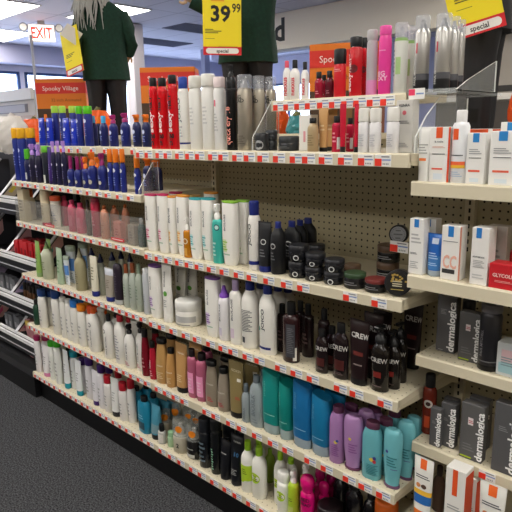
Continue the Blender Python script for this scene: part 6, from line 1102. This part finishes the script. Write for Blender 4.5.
# ================================================================ seasonal display on the far side
TZ=1.5025
def view_rot(x,y): return math.atan2(y-CAM[1],x-CAM[0])-math.pi/2
def cloth_rings(prof,n=28,seed=0,amp=.008,m=7):
    rr=random.Random(seed); ph=rr.uniform(0,6); out=[]
    for z,hw,hd,cx,cy in prof:
        out.append([(cx+(hw+amp*math.sin(m*a+ph+z*9))*math.cos(a),cy+(hd+amp*math.cos(m*a*1.0+ph*2+z*7))*math.sin(a),z) for a in [2*math.pi*j/n for j in range(n)]])
    return out
def figure(x,y,rz,label,hair,arm,scale=1.0,fur=False,hx=0,coat='12382a'):
    r=empty('halloween_figure',(x,y,TZ),rz,label=label,cat='decoration'); r.scale=(scale*.86,scale*.86,scale*.95)
    G=mat(coat,.85,0,0,60); K=mat('17161a',.6,0,0,30); BT=mat('101012',.3); SK=mat('c8a886',.6)
    b=MB()
    for sx in (-1,1): b.rings(cloth_rings([(.05,.055,.06,sx*.075,0),(.12,.058,.065,sx*.077,0),(.22,.06,.068,sx*.075,0),(.33,.068,.075,sx*.07,0),(.42,.085,.09,sx*.06,0)],seed=sx+3,amp=.004),K)
    b.build('trousers',r)
    for sx in (-1,1):
        s=MB(); s.rings([[(sx*.08+.05*k*math.cos(a),-.02*0+yy+.05*k2*math.sin(a),z) for a in [2*math.pi*j/16 for j in range(16)]] for z,k,k2,yy in ((.0,1.0,1.7,.03),(.02,1.05,1.75,.03),(.045,.95,1.5,.02),(.07,.95,1.05,0),(.10,1.1,1.1,0),(.13,1.15,1.15,0))],BT); s.build('boot',r)
    b=MB(); b.rings(cloth_rings([(.40,.165,.115,0,0),(.46,.16,.11,0,0),(.56,.15,.10,0,0),(.66,.155,.10,0,0),(.76,.17,.10,0,0),(.82,.16,.09,0,0),(.86,.10,.07,0,0),(.885,.05,.05,0,0)],seed=5,amp=.007,m=9),G)
    sh=[(-1,arm[0]),(1,arm[1])]
    for sx,pose in sh:
        pts=[(sx*(.13+a),c,z) for a,c,z in pose]
        b.tube(pts,[.055,.052,.047,.043,.045][:len(pts)],G,n=12)
    b.build('jacket',r)
    # hands: palm, thumb and four bent fingers
    for sx,pose in sh:
        p0=Vector((sx*(.13+pose[-1][0]),pose[-1][1],pose[-1][2])); p1=Vector((sx*(.13+pose[-2][0]),pose[-2][1],pose[-2][2])); dr=(p0-p1).normalized()
        side=dr.cross(Vector((0,1,0))).normalized(); s=MB()
        s.tube([p0-dr*.01,p0+dr*.02,p0+dr*.05,p0+dr*.062],[.017,.022,.028,.022],SK,n=10)
        for k,(o,l) in enumerate(((-.020,.040),(-.007,.047),(.007,.044),(.020,.034))):
            q=p0+dr*.055+side*o; s.tube([q,q+dr*l*.5+Vector((0,-.006,0)),q+dr*l*.85+Vector((0,-.018,0))],[.0075,.007,.005],SK,n=7)
        q=p0+dr*.02+side*.022; s.tube([q,q+side*.018+dr*.015,q+side*.022+dr*.035],[.009,.008,.006],SK,n=7)
        s.build('hand',r)
    s=MB(); s.lathe([(.87,.03),(.90,.05),(.94,.072),(.99,.078),(1.03,.07),(1.06,.04)],SK,n=18); o=s.build('head',r); o.location=(hx,0,0)
    s=MB(); rr=random.Random(2); hm=mat(hair,.6)
    for k in range(90):
        a=rr.uniform(math.pi*.9,math.pi*2.1); rad=.085; x0,y0=rad*math.cos(a),rad*math.sin(a); l=rr.uniform(.12,.26)
        s.tube([(x0*.8,y0*.8,1.0),(x0*1.1,y0*1.1,.95),(x0*1.35,y0*1.3-.01,.95-l*.5),(x0*1.4+rr.uniform(-.03,.03),y0*1.25-.02,.95-l)],[.006,.008,.006,.002],hm,n=5)
    o=s.build('hair',r); o.location=(hx,0,0)
    s=MB(); s.lathe([(1.0,.15),(1.008,.155),(1.015,.09),(1.03,.085),(1.12,.07),(1.2,.03),(1.24,.008)],mat('14121a',.8),n=24); o=s.build('hat',r); o.location=(hx,0,0)
    if fur:
        s=MB(); fm=mat('7a5a3c',.9,0,0,80); s.tube([(-.30,-.02,.585),(-.24,-.02,.595),(-.18,-.02,.60)],[.03,.045,.03],fm,n=12); rr=random.Random(9)
        for k in range(80):
            a=rr.uniform(0,6.28); x0=rr.uniform(-.3,-.18); s.tube([(x0,-.02+.03*math.cos(a),.59+.03*math.sin(a)),(x0+rr.uniform(-.01,.01),-.02+.055*math.cos(a),.59+.055*math.sin(a))],[.003,.001],fm,n=4)
        s.build('fur_cuff',r)
    return r
hid=[(-.02,0,.80),(-.01,.05,.72),(-.02,.09,.64),(-.05,.11,.58)]
down=[(0,0,.80),(.035,.0,.72),(.05,-.01,.63),(.045,.0,.55)]
bent=[(0,0,.80),(.045,.0,.71),(.06,.02,.62),(.03,.07,.58)]
reach=[(0,0,.80),(.06,-.01,.73),(.11,-.02,.67),(.165,-.03,.70)]
lx,ly=-.02,.66
figure(lx,ly,view_rot(lx,ly)-.15,'costumed figure with grey hair and dark green coat, seen from behind, at left','a8a8a4',(down,bent),1.0,hx=-.06)
mx_,my_=1.185,.68
figure(mx_,my_,view_rot(mx_,my_),'costumed figure in green coat behind the 39.99 price sign','6a5a48',(reach,hid),1.0)
rx_,ry_=2.325,.67
figure(rx_,ry_,view_rot(rx_,ry_)+1.45,'costumed figure with black trousers at right, cropped by the frame','5a4634',(hid,hid),1.0,fur=True,coat='1c1b20')
YW=mat('f7e21c',.5); RD=mat('d8202c',.5); BKM=mat('141414',.5)
def sign(x,y,z,rz,roll,label,w=.19,h=.27,price=None,back=False):
    r=empty('price_sign',(x,y,z),rz,label=label,cat='sign'); r.rotation_euler=(0,roll,rz)
    s=MB(); s.box(-w/2,w/2,-.001,.001,-h/2,h/2,YW); s.build('card',r)
    s=MB(); s.box(-w/2,w/2,-.002,-.001,-h/2,-h/2+h*.15,RD); s.build('red_band',r)
    s=MB(); hb=h*.1; pts=[]; cz=-h/2+h*.075; R_=hb/2
    for cx,a0 in ((w*.43-R_,-90),(-(w*.43-R_),90)):
        for k in range(9): a=math.radians(a0+k*22.5); pts.append((cx+R_*math.cos(a),-.0028,cz+R_*math.sin(a)))
    s.add(pts,[tuple(range(18))],mat('f2f0ec',.5)); s.build('white_panel',r)
    s=MB(); flat_text(s,'special',0,cz,h*.06,mat('303034',.5),y=-.0034,bold=.02)
    if price:
        flat_text(s,'39',-.006,h*.24,h*.27,BKM,y=-.0018,bold=.03,wmax=w*.52); flat_text(s,'99',w*.37,h*.34,h*.15,BKM,y=-.0018,bold=.02,wmax=w*.22)
        for k,(a,b) in enumerate(((0,.09),(.0,.3),(.0,.22))): s.box(-w*.44,-w*.44+w*(.12+b),-.0018,-.001,-.012-k*.007,-.009-k*.007,mat('3a3a20',.5))
        s.box(-w*.44,-w*.2,-.0018,-.001,-.05,-.0485,mat('5a5a20',.5)); s.box(-w*.1,w*.4,-.0018,-.001,-.082,-.081,mat('8a8420',.5))
    else:
        for k in range(3): s.box(-w*.35,w*(.15-.1*k),-.0018,-.001,-.012-k*.008,-.009-k*.008,mat('3a3a20',.5))
        s.box(-w*.35,-w*.05,-.0018,-.001,-.05,-.0485,mat('5a5a20',.5))
    s.build('lettering',r)
    if price:
        s=MB(); s.box(-w*.28,w*.06,-.003,.003,h/2-.012,h/2+.05,mat('f0a01c',.5)); o=s.build('orange_tag',r)
    return r
SX,SY=1.175,.48
sign(SX+.05,SY,2.02,view_rot(SX,SY)+.05,math.radians(1),'upright yellow price card reading 39.99 special in front of figure',w=.172,h=.238,price=True)
sign(-.075,.47,2.045,view_rot(-.075,.47)-1.02,math.radians(-9),'narrow seen yellow price card hanging beside the grey haired figure',w=.19,h=.265)
sign(2.375,.46,1.985,view_rot(2.375,.5)+.35,math.radians(-16),'tilted yellow price card over the black trousers at right',w=.168,h=.27)
s=MB(); s.box(-.05,.05,-.001,.001,-.04,.04,mat('d8d4cc',.6)); o=s.build('hang_tag',loc=(-.03,.452,2.135)); o.rotation_euler=(0,math.radians(35),view_rot(-.04,.465)); tag(o,'small white hang tag on the left figure above its price card','tag')
def village_box(x,y,rz,label,text=True):
    r=empty('village_house_box',(x,y,TZ+.0005),rz,label=label,cat='box',group='orange village house boxes'); r.scale=(1.1,1,1.08) if x<0 else (1,1,1.04)
    O=mat('e07a22',.55); s=MB(); s.bbox(-.15,.15,-.09,.09,0,.39,O,.003); s.build('carton',r)
    s=MB(); s.box(-.149,.149,-.0915,-.0902,.30,.365,mat('d8342a',.5)); s.box(.0902,.0915,-.0,.0,.3,.36,O); s.box(.1502,.1515,-.088,.088,.30,.365,mat('d8342a',.5)); s.box(-.149,.149,-.0915,-.0902,.01,.21,mat('4a3626',.6)); s.box(.1502,.1515,-.088,.088,.01,.20,mat('8a4a22',.6))
    rr=random.Random(4)
    for k in range(8): xx=-.14+k*.036; hh=rr.uniform(.05,.16); s.box(xx,xx+.026,-.0922,-.0915,.02,.02+hh,mat(rr.choice(['7a5a34','2a2a34','b8863c','5a6a3a']),.6))
    s.build('printed_panel',r)
    s=MB(); flat_text(s,'Spooky Village',0.0,.332,.026,mat('f4e4dc',.5),y=-.093,wmax=.22); flat_text(s,'32 inch Animated',0.03,.262,.018,mat('8a4a1a',.5),y=-.0925,wmax=.2); s.build('lettering',r); return r
village_box(-.55,.66,math.radians(46),'orange box with red band, left of the grey haired figure')
village_box(.56,.70,math.radians(42),'orange box with red band behind the red aerosol cans')
village_box(1.74,.72,math.radians(28),'orange box with red band behind the raised shelf')
def bag(x,y,z,w,h,col,label,nose=True,rz=None,cat='bag',d=.09):
    r=empty('pumpkin_bag' if col!='e9e4de' else 'shopping_bag',(x,y,z),view_rot(x,y) if rz is None else rz,label=label,cat=cat)
    rr=random.Random(int(x*100)); s=MB(); rs=[]
    for k in range(9):
        t=k/8; q=math.sin(math.pi*(.12+.76*t))**.6; rs.append([((w/2*q+rr.uniform(-.006,.006))*math.cos(a),(d/2*q+rr.uniform(-.006,.006))*math.sin(a),t*h+rr.uniform(-.004,.004)) for a in [2*math.pi*j/18 for j in range(18)]])
    s.rings(rs,mat(col,.3),smooth=False); s.build('body',r)
    s=MB(); s.tube([(0,0,h-.005),(.01,0,h+.02)],[.02,.012],mat('6a6a3c' if col!='e9e4de' else 'dcd6d0',.6)); s.build('stem' if col!='e9e4de' else 'neck',r); return r
bag(.085,.512,TZ+.004,.19,.19,'f2682a','crumpled orange pumpkin bag behind light blue capped bottles')
bag(1.49,.56,TZ,.11,.145,'d2521c','orange pumpkin bag seen under the raised shelf')
bag(2.53,.60,TZ+.004,.12,.22,'d2501e','orange pumpkin bag at the right frame edge')
bag(2.52,.775,TZ+.004,.14,.16,'5a8a9c','teal patterned toy package behind the steel cans',cat='package')
bag(1.61,.53,TZ,.08,.12,'3f8a90','teal toy package under the raised shelf',cat='package')
bag(-1.05,.66,TZ,.22,.17,'f0642a','orange pumpkin bag at far left above yellow capped cans')
bag(-.62,.30,1.442,.22,.24,'e9e4de','white plastic bag on the cosmetics display at far left',d=.14,rz=.9)
